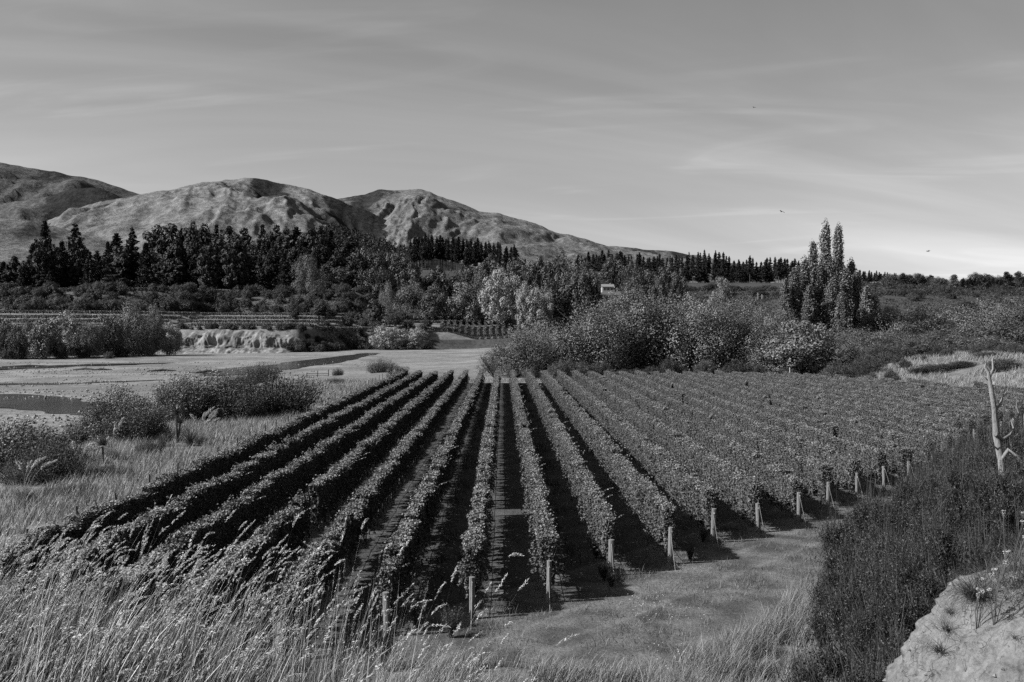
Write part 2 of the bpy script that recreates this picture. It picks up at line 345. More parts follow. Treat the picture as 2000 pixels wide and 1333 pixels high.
# ------------------------------------------------------------------ the lie of the land
ROW_GAP = 2.45
def row_x(k): return -0.97+ROW_GAP*k
def head_y(x):                       # line of the near end posts
    return 29.0+1.15*(x+3.57) if not isinstance(x, np.ndarray) else 29.0+1.15*(x+3.57)
FAR_Y = 160.0
def far_end(x):
    return float(np.interp(x, [-20, 20, 44, 50, 54, 56], [160, 158, 152, 140, 126, 112]))
_yf = ([-80, -30, -15, -5, -3, 0, 3, 6, 10, 25, 40, 70, 140], [4, 10, 14, 16, 16.5, 14, 15.5, 20, 31, 54.5, 77, 112, 182])
def north_line(x): return np.interp(x, [-900, -400, -171, -150, -141, -84, -70, -14, 100, 900], [235, 280, 338, 368, 400, 410, 446, 468, 470, 470])
def bank_line(x_or_y): return None
def h(x, y):
    x = np.asarray(x, float); y = np.asarray(y, float)
    # bluff on which the camera stands, curling round the right of the headland
    yf = np.interp(x, *_yf)
    slope = np.interp(x, [-80, -5, 6, 12, 140], [0.15, 0.1, 0.6, 1.5, 1.5])
    s = (yf-y)/np.sqrt(1+slope**2)
    wdt = np.interp(x, [-5, 0, 6, 12], [9.5, 11, 11, 12])
    top = np.interp(x, [-5, 0, 8, 20, 60], [7.0, 7.2, 7.0, 7.3, 8.5])
    z = top*ss(s/wdt)
    hol = ss((x-1.8)/1.4)*ss((13.5-x)/3)*ss((y-1.0)/2.5)*ss((14-y)/3)
    z = z*(1-hol)+np.minimum(z, 4.6)*hol
    # river bed
    xb = np.interp(y, [-50, 30, 150, 175, 230, 300, 2000], [-24, -25, -38, -36, 0, 12, 12])
    wid = np.interp(y, [0, 150, 230], [9, 10, 30])
    riv = ss((xb-x)/wid)
    z = z-2.3*riv+riv*0.15*(fbm(x*0.05, y*0.05, 3)-0.5)
    z = z+riv*0.9*ss((y-230)/200)
    # slope of dry grass right of the vineyard
    z = z+ss((x-50)/26)*ss((y-60)/50)*(1-0.75*ss((y-158)/45))*4.6
    # wooded bank and terrace, right
    r = ss((x-0.16*(y-170)-8)/(45+0.22*np.maximum(y-250, 0)))
    zr = r*(3.5*ss((y-172)/120)+16.5*ss((y-300)/90)+11*ss((y-440)/140)+9*ss((y-600)/250))
    # terraces beyond the river
    t = y-north_line(x)
    cliff = ss((x+140)/8)*ss((-78-x)/8)
    zn = 9.2*ss(t/(22-15*cliff))+0.105*np.clip(t-8, 0, 75)+np.interp(x, [-250, -150, -80], [9.0, 10.5, 12.5])*ss((t-82)/55)+0.02*np.clip(t-140, 0, 80)+26*ss((t-205)/130)*np.interp(x, [-250, -160, -60, 60, 140], [0.15, 0.3, 1, 1, 0.5])+0.01*np.clip(t-300, 0, 400)
    z = np.maximum(z, -2.3)
    z = z+np.maximum(np.where(t > 0, zn, 0), zr)
    z = z+0.25*(fbm(x*0.12, y*0.12, 5)-0.5)*ss((np.abs(x-19)-40)/10+0.0*y)+0.06*(vnoise(x*0.7, y*0.7, 9)-0.5)
    return z
def H(x, y): return float(h(np.array([x]), np.array([y]))[0])
def bearing(u, d): return (u-U0)/FPX*d        # sideways offset of a thing seen at photo column u, d metres ahead
def vheight(v, d): return EYE-(v-V0)/FPX*d    # height seen at photo row v, d metres ahead

def make_ground():
    ys = np.concatenate([np.linspace(-30, 2, 14, endpoint=False), np.linspace(2, 60, 130, endpoint=False), np.linspace(60, 200, 130, endpoint=False),
                         np.linspace(200, 480, 150, endpoint=False), np.linspace(480, 760, 70, endpoint=False), np.geomspace(760, 9000, 24)])
    t = np.linspace(-1, 1, 270); t = 0.75*t+0.25*t**3
    Y, T = np.meshgrid(ys, t, indexing='ij')
    W = 32+0.95*np.maximum(Y, 0); X = T*W
    Z = h(X, Y); ny, nx = X.shape
    V = np.stack([X, Y, Z], -1).reshape(-1, 3)
    i = np.arange(ny-1)[:, None]*nx; j = np.arange(nx-1)[None]
    F = np.stack([i+j, i+j+1, i+nx+j+1, i+nx+j], -1).reshape(-1, 4)
    mb = MB().add(V, F); me = mb.mesh('ground', M['ground'], True)
    x, y, z = X.ravel(), Y.ravel(), Z.ravel()
    xb = np.interp(y, [-50, 30, 150, 175, 230, 300, 2000], [-24, -25, -38, -36, 0, 12, 12])
    wid = np.interp(y, [0, 150, 230], [9, 10, 30])
    tt = y-north_line(x)
    gravel = ss((xb-x)/wid*1.1-0.1)*ss(-tt/4+1)*(1-0.55*ss((fbm(x*0.03, y*0.06, 21)-0.52)*8)*ss((x+75)/20))
    yp = 29+1.15*(x+3.57)
    soil = ss((x+19)/2)*ss((57-x)/3)*ss((y-yp)/2)*ss((162-y)/3)
    mown = ss((x+9)/4)*ss((yp+2-y)/3)*ss((y-np.interp(x, *_yf)-0.5)/3)
    q = (yp-y)/1.52; wob = 0.5*(fbm(x*0.1, y*0.1, 44, 2)-0.5); track = (np.exp(-((q-2.6+wob)/0.28)**2)+np.exp(-((q-4.3+wob)/0.28)**2))*(0.55+0.6*fbm(x*0.4, y*0.4, 46, 3))*ss((x+8)/3)*0.62
    cliff = ss((x+138)/6)*ss((-82-x)/6)*ss((tt+1)/2)*ss((11-tt)/3)
    litter_shade = np.maximum(ss((x-0.16*(y-170)-2)/12)*ss((y-169)/8)*np.maximum(ss((392-y)/10), ss((y-418)/10)*ss((900-y)/50)), ss((tt-78)/10)*ss((144-tt)/10)*0.55)
    litter_shade = np.maximum(litter_shade, ss((tt-158)/12)*ss((430-tt)/20))
    litter_shade = np.maximum(litter_shade, ss((12-tt)/4)*ss((tt+4)/4)*(1-ss((x+140)/8)*ss((-78-x)/8)))
    litter_shade = np.maximum(litter_shade, ss((1.2-x)/2)*ss((13-y)/4)*ss((y+4)/3))  # ground colour darkened here for the shaded gaps under the near grass
    litter_shade = np.maximum(litter_shade, ss((x-7)/2)*ss((np.interp(x, *_yf)-1.5-y)/2)*ss((y+4)/3))
    for nm, a in (('gravel', gravel), ('soil', soil), ('mown', mown), ('clay', cliff), ('litter_shade', litter_shade), ('track', track)):
        at = me.attributes.new(nm, 'FLOAT', 'POINT'); at.data.foreach_set('value', a.astype(np.float32))
    return tag(ob('ground', me), kind='structure')
make_ground()

# braided river: each channel is a sheet of water lying in the gravel
def channel(pts, label):
    P = np.array([(bearing(u, d), d, w) for u, d, w in pts], float)
    tt = np.linspace(0, len(P)-1, 60); Q = np.stack([np.interp(tt, np.arange(len(P)), P[:, k]) for k in range(3)], 1)
    for _ in range(6): Q[1:-1] = (Q[:-2]+2*Q[1:-1]+Q[2:])/4
    D = unit(np.gradient(Q[:, :2], axis=0)); Nn = np.stack([-D[:, 1], D[:, 0]], 1)
    wob = 1+0.5*(vnoise(np.arange(60)*0.35, np.zeros(60), 77)-0.5); wob2 = 1+0.5*(vnoise(np.arange(60)*0.35, np.zeros(60)+9, 78)-0.5)
    mb = MB(); rows = []
    for s in np.linspace(-1, 1, 7):
        ww = Q[:, 2]*0.5*np.where(s < 0, wob, wob2)
        XY = Q[:, :2]+Nn*(s*ww)[:, None]; rows.append(XY)
    XY = np.stack(rows, 1)
    z = np.full(XY.shape[:2], 0.0)
    zz = h(XY[..., 0], XY[..., 1]); z[:] = (zz.max(1)+0.05)[:, None]
    for _ in range(10): z[1:-1] = np.maximum((z[:-2]+z[1:-1]+z[2:])/3, zz.max(1)[1:-1, None]+0.03)
    V = np.concatenate([XY, z[..., None]], -1).reshape(-1, 3)
    i = np.arange(59)[:, None]*7; j = np.arange(6)[None]
    F = np.stack([i+j, i+j+1, i+7+j+1, i+7+j], -1).reshape(-1, 4)
    mb.add(V, F)
    return tag(ob('river', mb.mesh('river', M['water'], True)), kind='structure')
channel([(-420, 235, 22), (-150, 255, 20), (0, 268, 17), (150, 285, 14), (260, 296, 9), (340, 305, 4)], '')
channel([(395, 238, 5), (420, 238, 16), (450, 246, 20), (520, 268, 18), (600, 300, 15), (680, 350, 12), (730, 395, 6)], '')
channel([(-260, 150, 18), (-60, 160, 15), (0, 160, 14), (60, 153, 13), (110, 145, 13), (150, 136, 10), (178, 129, 5)], '')
channel([(-150, 190, 5), (0, 196, 5), (120, 197, 4), (220, 205, 3), (320, 212, 2)], '')

def clay_cliff():
    """eroded face of the lower terrace above the river"""
    nx, nt = 260, 70
    xs = np.linspace(-143, -80, nx); tt = np.linspace(0, 1, nt); T, X = np.meshgrid(tt, xs, indexing='ij')
    yl = north_line(X); env = ss((X+143)/9)*ss((-80-X)/9)
    but = 0.25+0.75*fbm(X*0.09+0.5*T, T*0.9+2, 91, 5, 0.6); fine = fbm(X*0.5+T*0.8, T*3, 95, 4); sc = fbm(X*0.11, T*0+3, 97, 3)
    topf = 0.40+0.75*fbm(X*0.07, X*0+1, 121, 4)
    scree = 0.15+0.7*fbm(X*0.12, X*0, 131, 4)
    rise = np.where(T < scree, -2.4+5.2*T/scree*scree*1.3, 0)
    rise = np.where(T >= scree, -2.4+6.76*scree+(11.0-6.76*scree)*(T-scree)/(1-scree), rise)*topf
    out = np.interp(T, [0, 0.3, 0.45, 0.85, 1.0], [15.0, 7.0, 3.4, 0.9, -5.0])+(11*(but-0.62)+2.6*(fine-0.5))*np.interp(T, [0, 0.2, 0.85, 1.0], [0.5, 1, 1, 0.3])
    Y = yl-2.5-out*env+5.0*(1-env); Z = rise*env+(rise-2.5)*(1-env)+(fine-0.5)*0.8
    Z = np.minimum(Z, 9.6)
    mb = MB(); i = np.arange(nt-1)[:, None]*nx; j = np.arange(nx-1)[None]
    mb.add(np.stack([X, Y, Z], -1).reshape(-1, 3), np.stack([i+j, i+j+1, i+nx+j+1, i+nx+j], -1).reshape(-1, 4))
    tag(ob('clay_cliff', mb.mesh('clay_cliff', M['cliff'], True)), kind='structure')
M['cliff'] = plainmat('cliff_clay', 0.25, 0.5, 0.22, rough=1.0, spec=0.0, stretch=(1, 1, 0.5), bump=0.6)
clay_cliff()

# ------------------------------------------------------------------ hills on the horizon
def hill(name, sky, D, depth, base_z, mat, seed, spur=0.22, nfreq=1.0, rough=0.05, na=150, nb=80):
    us = np.array([p[0] for p in sky], float); vz = np.array([p[1] for p in sky], float)
    A = np.linspace(us[0], us[-1], na)
    crest = EYE+(V0-np.interp(A, us, vz))/FPX*D
    k = np.hanning(9); k /= k.sum(); crest = np.convolve(np.pad(crest, 4, mode='edge'), k, 'valid')+D*0.0035*(fbm(A*0.035, A*0, seed+2, 4)-0.5)
    x0 = (A-U0)/FPX*D
    Bv = np.concatenate([np.linspace(-0.35, 0, 16, endpoint=False), np.linspace(0, 1, nb)])
    B, AA = np.meshgrid(Bv, np.arange(na), indexing='ij')
    X = x0[AA]*(1-0.25*np.maximum(B, 0)); Y = D-B*depth
    C = crest[AA]-base_z
    prof = np.where(B < 0, 1-ss(-B/0.35), (1-np.clip(B, 0, 1))**1.55)
    warp = 260*(fbm(X*0.002, Y*0.002, seed+5)-0.5)
    r = ridged((X+warp+0.45*(Y-D))*0.0021*nfreq, (Y+warp)*0.0007*nfreq, seed, 5, 0.38)
    r2 = ridged((X-0.6*(Y-D))*0.006*nfreq, Y*0.003*nfreq, seed+50, 4, 0.5)
    env = np.where(B < 0, 0, ss(B/0.22)*(1-np.clip(B, 0, 1))**0.6)
    wv = 90*(fbm(X*0.004, Y*0.004, seed+15)-0.5)+0.35*(D-Y)*(vnoise(X*0.0015, X*0, seed+3)-0.5)*2
    gl = ridged((X+wv)*0.0042*nfreq, Y*0.0009, seed+70, 4, 0.52)
    gl2 = ridged((X+wv*1.6)*0.011*nfreq, Y*0.0035, seed+80, 4, 0.6)
    Z = base_z+C*prof+np.maximum(C, 40)*env*spur*(1.5*(r-0.55)+0.85*(gl-0.55)+0.45*(gl2-0.5)+0.2*(r2-0.5))
    Z = Z+C*rough*(fbm(X*0.012, Y*0.012, seed+9)-0.5)*ss(np.abs(B)*12+0.15)
    cap = EYE+(crest[AA]-EYE)*(Y/D)*(1-0.10*np.clip(B, 0, 1))
    Z = np.where(B > 0, np.minimum(Z, cap-2-0.04*np.abs(Z-cap)), Z)
    ny, nx = X.shape
    mb = MB(); i = np.arange(ny-1)[:, None]*nx; j = np.arange(nx-1)[None]
    F = np.stack([i+j, i+nx+j, i+nx+j+1, i+j+1], -1).reshape(-1, 4)
    mb.add(np.stack([X, Y, Z], -1).reshape(-1, 3), F)
    me = mb.mesh(name, mat, True)
    g = np.clip(0.85-0.5*r-0.5*gl, 0, 1)*1.9
    at = me.attributes.new('gully', 'FLOAT', 'POINT'); at.data.foreach_set('value', g.ravel().astype(np.float32))
    return tag(ob(name, me), kind='structure')
hm1 = hill_material('hill_far', 0.12, 0.04, 0.18)
hm2 = hill_material('hill_main', 0.215, 0.04, 0.12)
hm3 = hill_material('hill_right', 0.195, 0.045, 0.12)
hm4 = hill_material('hill_low', 0.20, 0.06, -0.06)
hill('hill', [(-700, 330), (-300, 300), (-120, 306), (0, 317), (60, 329), (110, 337), (180, 352), (230, 366), (285, 382), (360, 410), (450, 450), (560, 500)], 4300, 1500, 60, hm1, 3, 0.25)
hill('hill', [(-600, 420), (-200, 420), (0, 403), (80, 388), (150, 371), (180, 366), (205, 371), (245, 391), (290, 408), (360, 440), (430, 480)], 3500, 900, 60, hm1, 13, 0.25)
hill('hill', [(0, 490), (60, 460), (100, 432), (150, 412), (200, 396), (285, 380), (340, 371), (400, 359), (450, 352), (480, 350), (510, 351), (560, 361), (620, 376), (660, 390), (720, 415), (800, 450), (900, 500)], 3000, 1300, 45, hm2, 23, 0.3, na=360, nb=170)
hill('hill', [(540, 480), (600, 430), (640, 400), (664, 388), (700, 382), (740, 373), (790, 372), (825, 371), (850, 383), (900, 397), (935, 413), (980, 419), (1030, 433), (1090, 455), (1150, 471), (1200, 484), (1280, 497), (1380, 512)], 3500, 1500, 50, hm3, 37, 0.23, na=360, nb=160)
hill('hill', [(1080, 500), (1140, 476), (1190, 482), (1240, 485), (1300, 490), (1340, 496), (1400, 508), (1500, 525), (1700, 550)], 4200, 700, 50, hm3, 41, 0.15)
hill('hill', [(-500, 400), (-200, 412), (0, 421), (80, 437), (150, 455), (230, 478), (330, 500)], 2100, 700, 45, hm4, 53, 0.1)
hill('hill', [(520, 520), (590, 470), (650, 447), (700, 460), (775, 486), (850, 505), (950, 530)], 1500, 420, 45, hill_material('hill_plantation', 0.12, 0.04, 0.2), 61, 0.1)

# ------------------------------------------------------------------ plant prototypes
PROTO = {}
def clump_crown(mb, rng, W, Ht, z0, nclump, nleaf, lsize, shape='round', crad=0.17, droop=0.0, wind=0.12):
    """sub-clumps spread through a crown volume; each is a shell of leaves"""
    C = []; tries = 0
    while len(C) < nclump and tries < nclump*60:
        tries += 1
        p = rng.uniform(-1, 1, 3); q = np.linalg.norm(p)
        if q > 1 or q < 0.35: continue
        if shape == 'dome' and p[2] < -0.75: continue
        C.append(p)
    C = np.array(C)
    C[:, :2] *= (0.80+0.35*vnoise(C[:, 0]*2+5, C[:, 2]*2+9, int(rng.integers(999))))[:, None]
    pos = np.stack([C[:, 0]*W/2, C[:, 1]*W/2, z0+Ht*(0.5+0.5*C[:, 2])], 1)
    if shape == 'dome': pos[:, 2] = z0+Ht*np.clip(0.5+0.5*C[:, 2], 0.02, 1)**1.15
    pos[:, 0] += wind*(pos[:, 2]-z0)*0.5
    rad = crad*min(W, Ht*1.3)*rng.uniform(0.65, 1.35, len(C))
    per = nleaf//len(C)
    for c, r in zip(pos, rad):
        n = int(per*(0.7+0.6*rng.random()))
        d = rand_unit(n, rng); rr = r*(0.62+0.42*rng.random(n)**0.6)[:, None]
        P = c+d*rr*np.array([1.0, 1.0, 0.85])
        if droop: P[:, 2] -= droop*r*rng.random(n)**2*2.0
        leaves(mb, P, lsize, rng, N=unit(d+np.array([0, 0, 0.25])), bias=0.74, aspect=0.7, fold=0.1)
def limbs(mb, rng, Ht, W, rad, n=7, z0=0.15, spread=0.35, lean=0.05):
    tube(mb, [(0, 0, -0.4), (0.02*W, 0, Ht*0.25), (lean*Ht, 0.02*W, Ht*0.55), (lean*Ht*1.6, 0, Ht*0.85)], [rad*1.25, rad, rad*0.6, rad*0.15], 7)
    for i in range(n):
        a = i*2.4+rng.random(); zz = Ht*(z0+0.4*rng.random()); L = W*spread*(0.7+0.5*rng.random())
        e = np.array([math.cos(a)*L, math.sin(a)*L, zz+L*(0.6+0.6*rng.random())]); s = np.array([0, 0, zz])
        m = (s+e)/2+np.array([0, 0, 0.12*L])
        tube(mb, [s, m, e], [rad*0.5, rad*0.33, rad*0.08], 5)
def proto_broad(key, leaf, W, Ht, z0, nclump, nleaf, lsize, n_var, shape='round', crad=0.17, droop=0.0, bark='bark', trunk=0.025, wind=0.12, seed=0):
    for v in range(n_var):
        rng = np.random.default_rng(1000+seed*97+v)
        a = MB(); clump_crown(a, rng, W*rng.uniform(0.85, 1.15), Ht-z0, z0, nclump, nleaf, lsize, shape, crad, droop, wind)
        b = MB(); limbs(b, rng, Ht, W, Ht*trunk, 7)
        PROTO[(key, v)] = (a.mesh(key+'_crown', M[leaf]), b.mesh(key+'_trunk', M[bark], True), Ht)
    PROTO[key] = n_var
# unit: every prototype is built about 10 m tall and scaled when planted
proto_broad('willow', 'willow', 10.5, 10, 0.0, 75, 25000, 0.21, 4, 'dome', 0.165, 0.5, seed=1)
proto_broad('darkbroad', 'dark', 9.0, 10, 0.2, 80, 10000, 0.36, 4, 'dome', 0.14, 0.2, seed=2)
proto_broad('palebroad', 'pale', 8.0, 10, 0.1, 80, 11000, 0.32, 3, 'dome', 0.135, 0.2, bark='palebark', seed=3)
proto_broad('midbroad', 'willow', 8.5, 10, 0.2, 80, 11000, 0.34, 3, 'dome', 0.135, 0.2, seed=4)
proto_broad('bankbroad', 'bank', 10.0, 10, -0.4, 60, 15000, 0.27, 4, 'dome', 0.17, 0.25, seed=12)
proto_broad('shrub', 'scrub', 13.0, 10, -0.6, 55, 9000, 0.42, 4, 'dome', 0.17, 0.1, seed=5, trunk=0.02)
proto_broad('cypress', 'dark', 4.6, 10, 0.2, 60, 6000, 0.36, 2, 'round', 0.17, 0.0, seed=6, wind=0.0)

def proto_poplar():
    for v in range(4):
        rng = np.random.default_rng(4000+v); a = MB(); b = MB()
        n = 120
        for i in range(n):
            f = (i+0.5)/n; z = 0.5+9.2*f
            prof = (0.35+0.65*math.sin(math.pi*min(1, f*1.15+0.12)))*(1.0 if f < 0.85 else (1-f)/0.15*0.7+0.3)
            ang = i*2.399; r = 0.85*prof*rng.uniform(0.2, 1.15)
            c = np.array([math.cos(ang)*r, math.sin(ang)*r, z]); m = 95
            d = rand_unit(m, rng); s = rng.uniform(0.16, 0.40)
            P = c+d*np.array([s, s, s*2.6])*rng.uniform(0.6, 1.15, (m, 1)); P[:, 0] += 0.06*(P[:, 2])**1.1*0.15
            leaves(a, P, 0.15, rng, N=unit(d+np.array([0, 0, .2])), bias=0.5, aspect=0.8, T=(0.2, 0, 0.6))
        tube(b, [(0, 0, -0.4), (0, 0, 3), (0.03, 0, 6), (0.1, 0, 9.4)], [0.2, 0.16, 0.1, 0.02], 7)
        for i in range(10):
            z = 0.8+0.75*i; ang = i*2.4
            tube(b, [(0, 0, z), (0.3*math.cos(ang), 0.3*math.sin(ang), z+0.7), (0.5*math.cos(ang), 0.5*math.sin(ang), z+1.8)], [0.06, 0.04, 0.01], 4)
        PROTO[('poplar', v)] = (a.mesh('poplar_crown', M['poplar']), b.mesh('poplar_trunk', M['palebark'], True), 10)
    PROTO['poplar'] = 4
proto_poplar()
def proto_pine():
    for v in range(6):
        rng = np.random.default_rng(5000+v); a = MB(); b = MB()
        bare = (0.04, 0.06, 0.10, 0.05, 0.3, 0.25)[v]; W = (2.2, 2.7, 2.0, 3.0, 2.0, 2.3)[v]
        nw = 34
        for i in range(nw):
            f = (i+rng.random()*0.6)/nw; z = 10*(bare+(1-bare)*f)
            R = W*(1-f)**0.85*(0.7+0.5*rng.random())+0.08
            if v >= 4: R = W*min(1, (1-f)*1.5+0.12)*(0.4+0.6*rng.random())
            nb = int(rng.integers(4, 8))
            for j in range(nb):
                ang = rng.random()*6.283; L = R*rng.uniform(0.55, 1.1); m = max(8, int(20*L/1.2)+7)
                s = rng.random(m)**0.7
                c = np.stack([np.cos(ang)*s*L, np.sin(ang)*s*L, z+s*L*rng.uniform(0.05, 0.5)-0.18*s*s*L], 1)
                c += rng.normal(size=(m, 3))*0.09*np.array([1, 1, 0.8])
                d = np.array([math.cos(ang), math.sin(ang), 0.8])
                leaves(a, c, 0.38, rng, aspect=0.5, T=d*0.7)
        leaves(a, np.stack([rng.normal(size=14)*0.05, rng.normal(size=14)*0.05, np.linspace(9.2, 10.2, 14)], 1), 0.28, rng, aspect=0.35, T=(0, 0, 1.5))
        tube(b, [(0, 0, -0.3), (0, 0, 5), (0, 0, 10)], [0.17, 0.11, 0.02], 6)
        PROTO[('pine', v)] = (a.mesh('conifer_crown', M['pine']), b.mesh('conifer_trunk', M['bark'], True), 10)
    PROTO['pine'] = 6
proto_pine()
proto_broad('pineround', 'pine', 4.6, 10, 0.3, 60, 5200, 0.46, 4, 'round', 0.18, 0.0, seed=9, wind=0.0)

pr = random.Random(11)
def plant(kind, x, y, height, label, cat='tree', group=None, name='tree', wide=1.0, var=None, rz=None, sink=0.0, z=None, trunk=True):
    v = pr.randrange(PROTO[kind]) if var is None else var % PROTO[kind]
    crown, trk, h0 = PROTO[(kind, v)]
    s = height/h0
    root = empty(name, (x, y, (H(x, y) if z is None else z)-sink), pr.uniform(-0.5, 0.5) if rz is None else rz, (s*wide, s*wide, s))
    tag(root, label, cat, group)
    ob('crown' if cat == 'tree' else 'foliage', crown, root)
    if trunk: ob('trunk' if cat == 'tree' else 'stem', trk, root)
    return root
def plant_uv(kind, u, d, topv, label, cat='tree', group=None, name='tree', width_px=None, var=None, sink=0.3, minh=1.0):
    """u, topv: column and row of the tree top in the photo; d: metres ahead"""
    x = bearing(u, d); z0 = H(x, d); hh = max(minh, vheight(topv, d)-z0+sink)
    wide = 1.0
    if width_px:
        base_w = {'bankbroad': 1.0, 'willow': 1.05, 'darkbroad': 0.9, 'palebroad': 0.8, 'midbroad': 0.85, 'shrub': 1.3, 'cypress': 0.46, 'poplar': 0.19, 'pine': 0.36, 'pineround': 0.46}[kind]
        wide = (width_px/FPX*d)/(base_w*hh)
    return plant(kind, x, d, hh, label, cat, group, name, wide, var, None, sink)

# --- trees on the far bank of the river, left
for u, d, tv, w, lab in [(-40, 338, 618, 80, None),
    (8, 340, 622, 62, 'grey-green willow at the left edge of the picture above the river'),
    (50, 343, 626, 52, 'lower willow second from the left edge above the river'),
    (92, 348, 624, 55, 'broad willow with dark foot above the river, third from the left edge'),
    (133, 350, 612, 60, 'pale-topped willow fourth from the left edge above the river'),
    (178, 355, 628, 50, 'low dark willow left of the tallest riverside willow'),
    (215, 358, 618, 48, 'narrow willow touching the tallest riverside willow on its left'),
    (262, 362, 596, 82, 'tallest willow on the far river bank, pale crown left of the clay cliff'),
    (300, 370, 606, 46, 'willow at the right shoulder of the tallest riverside willow'),
    (333, 378, 633, 36, 'small pale tree standing apart at the left end of the clay cliff')]:
    if lab: plant_uv('midbroad' if u in (8, 92, 215) else 'palebroad' if u in (333, 133) else 'willow', u, d+(u*7 % 23)-14, tv-4, lab, group='willows on the far river bank', name='willow_tree', width_px=w*1.1)
for i, (u, d, tv, w) in enumerate([(20, 332, 668, 40), (84, 338, 662, 40), (120, 336, 674, 30), (165, 342, 668, 34), (240, 352, 676, 30)]):
    plant_uv('shrub', u, d, tv, 'low dark bush at the foot of the riverside willows, %s from left' % ordn[i], 'shrub', 'bushes under the riverside willows', 'bush', width_px=w)
plant_uv('shrub', 214, 338, 686, 'small pale tuft of a bush alone on the gravel edge', 'shrub', None, 'bush', width_px=20)

# --- scrub on the banks between the far terraces
rs = random.Random(5)
for i in range(34):
    x = -146+i*2.25+rs.uniform(-1, 1); t = rs.uniform(7, 11); y = float(north_line(np.array(x)))+t
    plant('shrub' if i % 4 else 'darkbroad', x, y, rs.uniform(1.6, 3.6), 'dark bush along the top edge of the clay cliff, %s from its left end' % ordn[i], 'shrub', 'bushes along the cliff top', 'cliff_bush', wide=1.1, sink=0.3)
for i, (x, t, hh, z) in enumerate([(-133, -3.5, 5.0, -1.0), (-129, -2.5, 4.2, 0.8), (-125.5, -2.5, 3.2, 2.0), (-136, -5.0, 3.4, -2.0), (-122, -2, 2.6, 3.0), (-88, -4, 4.2, -1.2), (-84, -3, 5.2, -1.4), (-80, -2, 4.6, -1.2), (-108, -9.5, 1.8, -2.0), (-97, -9, 1.5, -2.0)]):
    plant('shrub', x, float(north_line(np.array(x)))+t, hh, 'dark bush clinging to the face of the clay cliff, %s from its left end' % ordn[sorted([-133, -129, -125.5, -136, -122, -88, -84, -80, -108, -97]).index(x)], 'shrub', 'bushes on the cliff face', 'cliff_bush', z=z)
for i in range(225):
    u = rs.uniform(-20, 760); t = rs.uniform(80, 138); x = bearing(u, 500); y = float(north_line(np.array(x)))+t
    x = bearing(u, y); y = float(north_line(np.array(x)))+t
    if rs.random() < 0.05: continue
    plant('shrub' if rs.random() < 0.5 else 'darkbroad', x, y, rs.uniform(2.8, 6.2), 'rounded dark shrub on the bank between the two far vine terraces', 'shrub', 'shrubs between the far terraces', 'bank_shrub', wide=rs.uniform(0.8, 1.2), sink=0.3)
for u, d, tv, w, lab in [(577, 455, 603, 24, 'slim dark tree right of the clay cliff, leftmost of three'),
                         (627, 462, 590, 32, 'slim dark tree right of the clay cliff, middle one of three'),
                         (733, 470, 582, 34, 'slim dark tree above the pale round trees, rightmost of three')]:
    plant_uv('cypress', u, d, tv, lab, group='slim trees near the clay cliff', name='slim_tree', width_px=w)
for u, d, tv, w, lab in [(757, 448, 632, 62, 'pale round tree on the far bank, larger of a pair'),
                         (810, 452, 640, 50, 'pale round tree on the far bank, smaller right one of a pair')]:
    plant_uv('palebroad', u, d, tv, lab, group='pale round trees on the far bank', name='round_tree', width_px=w)
for i in range(46):
    u = rs.uniform(590, 835); x = bearing(u, 455); y = float(north_line(np.array(x)))+rs.uniform(-3, 26)
    plant('shrub' if i % 3 else 'darkbroad', bearing(u, y), y, rs.uniform(2.2, 5.0), 'low dark shrub along the far river bank right of the clay cliff', 'shrub', 'shrubs along the far river bank', 'bank_shrub', sink=0.3)
for i in range(16):
    u = rs.uniform(560, 850); d = rs.uniform(470, 500)
    plant('darkbroad' if i % 2 else 'shrub', bearing(u, d), d, rs.uniform(4, 7.5), 'dark bush behind the pale round trees on the far bank', 'shrub', 'bushes behind the pale round trees', 'bank_shrub', sink=0.3)

# --- conifers below the hills
sky_l = ([-60, 0, 60, 93, 110, 135, 152, 170, 205, 231, 245, 262, 285, 308, 322, 338, 378, 425, 470, 492, 514, 600, 650, 690, 705, 760], [480, 476, 470, 436, 458, 460, 438, 464, 468, 455, 462, 445, 458, 447, 474, 444, 440, 441, 449, 462, 440, 443, 452, 465, 478, 490])
for i, (u, tv) in enumerate([(93, 434), (152, 437), (231, 458), (262, 445), (308, 446), (338, 442), (358, 446), (378, 439), (400, 443), (425, 439), (448, 446), (469, 446), (514, 439), (534, 440), (556, 447), (580, 446), (602, 442), (625, 446), (647, 449), (680, 462)]):
    d = 640+(i*37 % 50) if u < 490 else 700+(i*23 % 40)
    plant_uv('pine' if i % 3 == 0 or i < 3 else 'pineround', u, d, tv, 'tall dark conifer on the top line of the belt below the hills, %s from left' % ordn[i], group='tall conifers below the hills', name='conifer', width_px=38+(i*13) % 18)
for i in range(250):
    u = -20+i*2.95+rs.uniform(-5, 5); d = 575+rs.uniform(0, 115)
    tv = np.interp(u, *sky_l)+8+rs.random()**0.8*80
    if u > 640 and rs.random() < 0.5: continue
    plant_uv('pine' if rs.random() < 0.45 else 'pineround', u, d, tv, 'dark conifer inside the dense belt behind the upper vine terrace', group='conifers inside the belt', name='conifer', width_px=rs.uniform(26, 44))
for i, u in enumerate(np.linspace(802, 1010, 34)):
    tv = np.interp(u, [795, 830, 850, 900, 940, 1010], [468, 456, 462, 464, 470, 482])+rs.uniform(-4, 8)
    plant_uv('pine', u+rs.uniform(-3, 3), 748+rs.uniform(0, 30), tv, 'straight conifer in the close plantation above the middle woods, %s from its left end' % ordn[i], group='conifers in the middle plantation', name='plantation_conifer', width_px=rs.uniform(14, 20), var=4+i % 2)
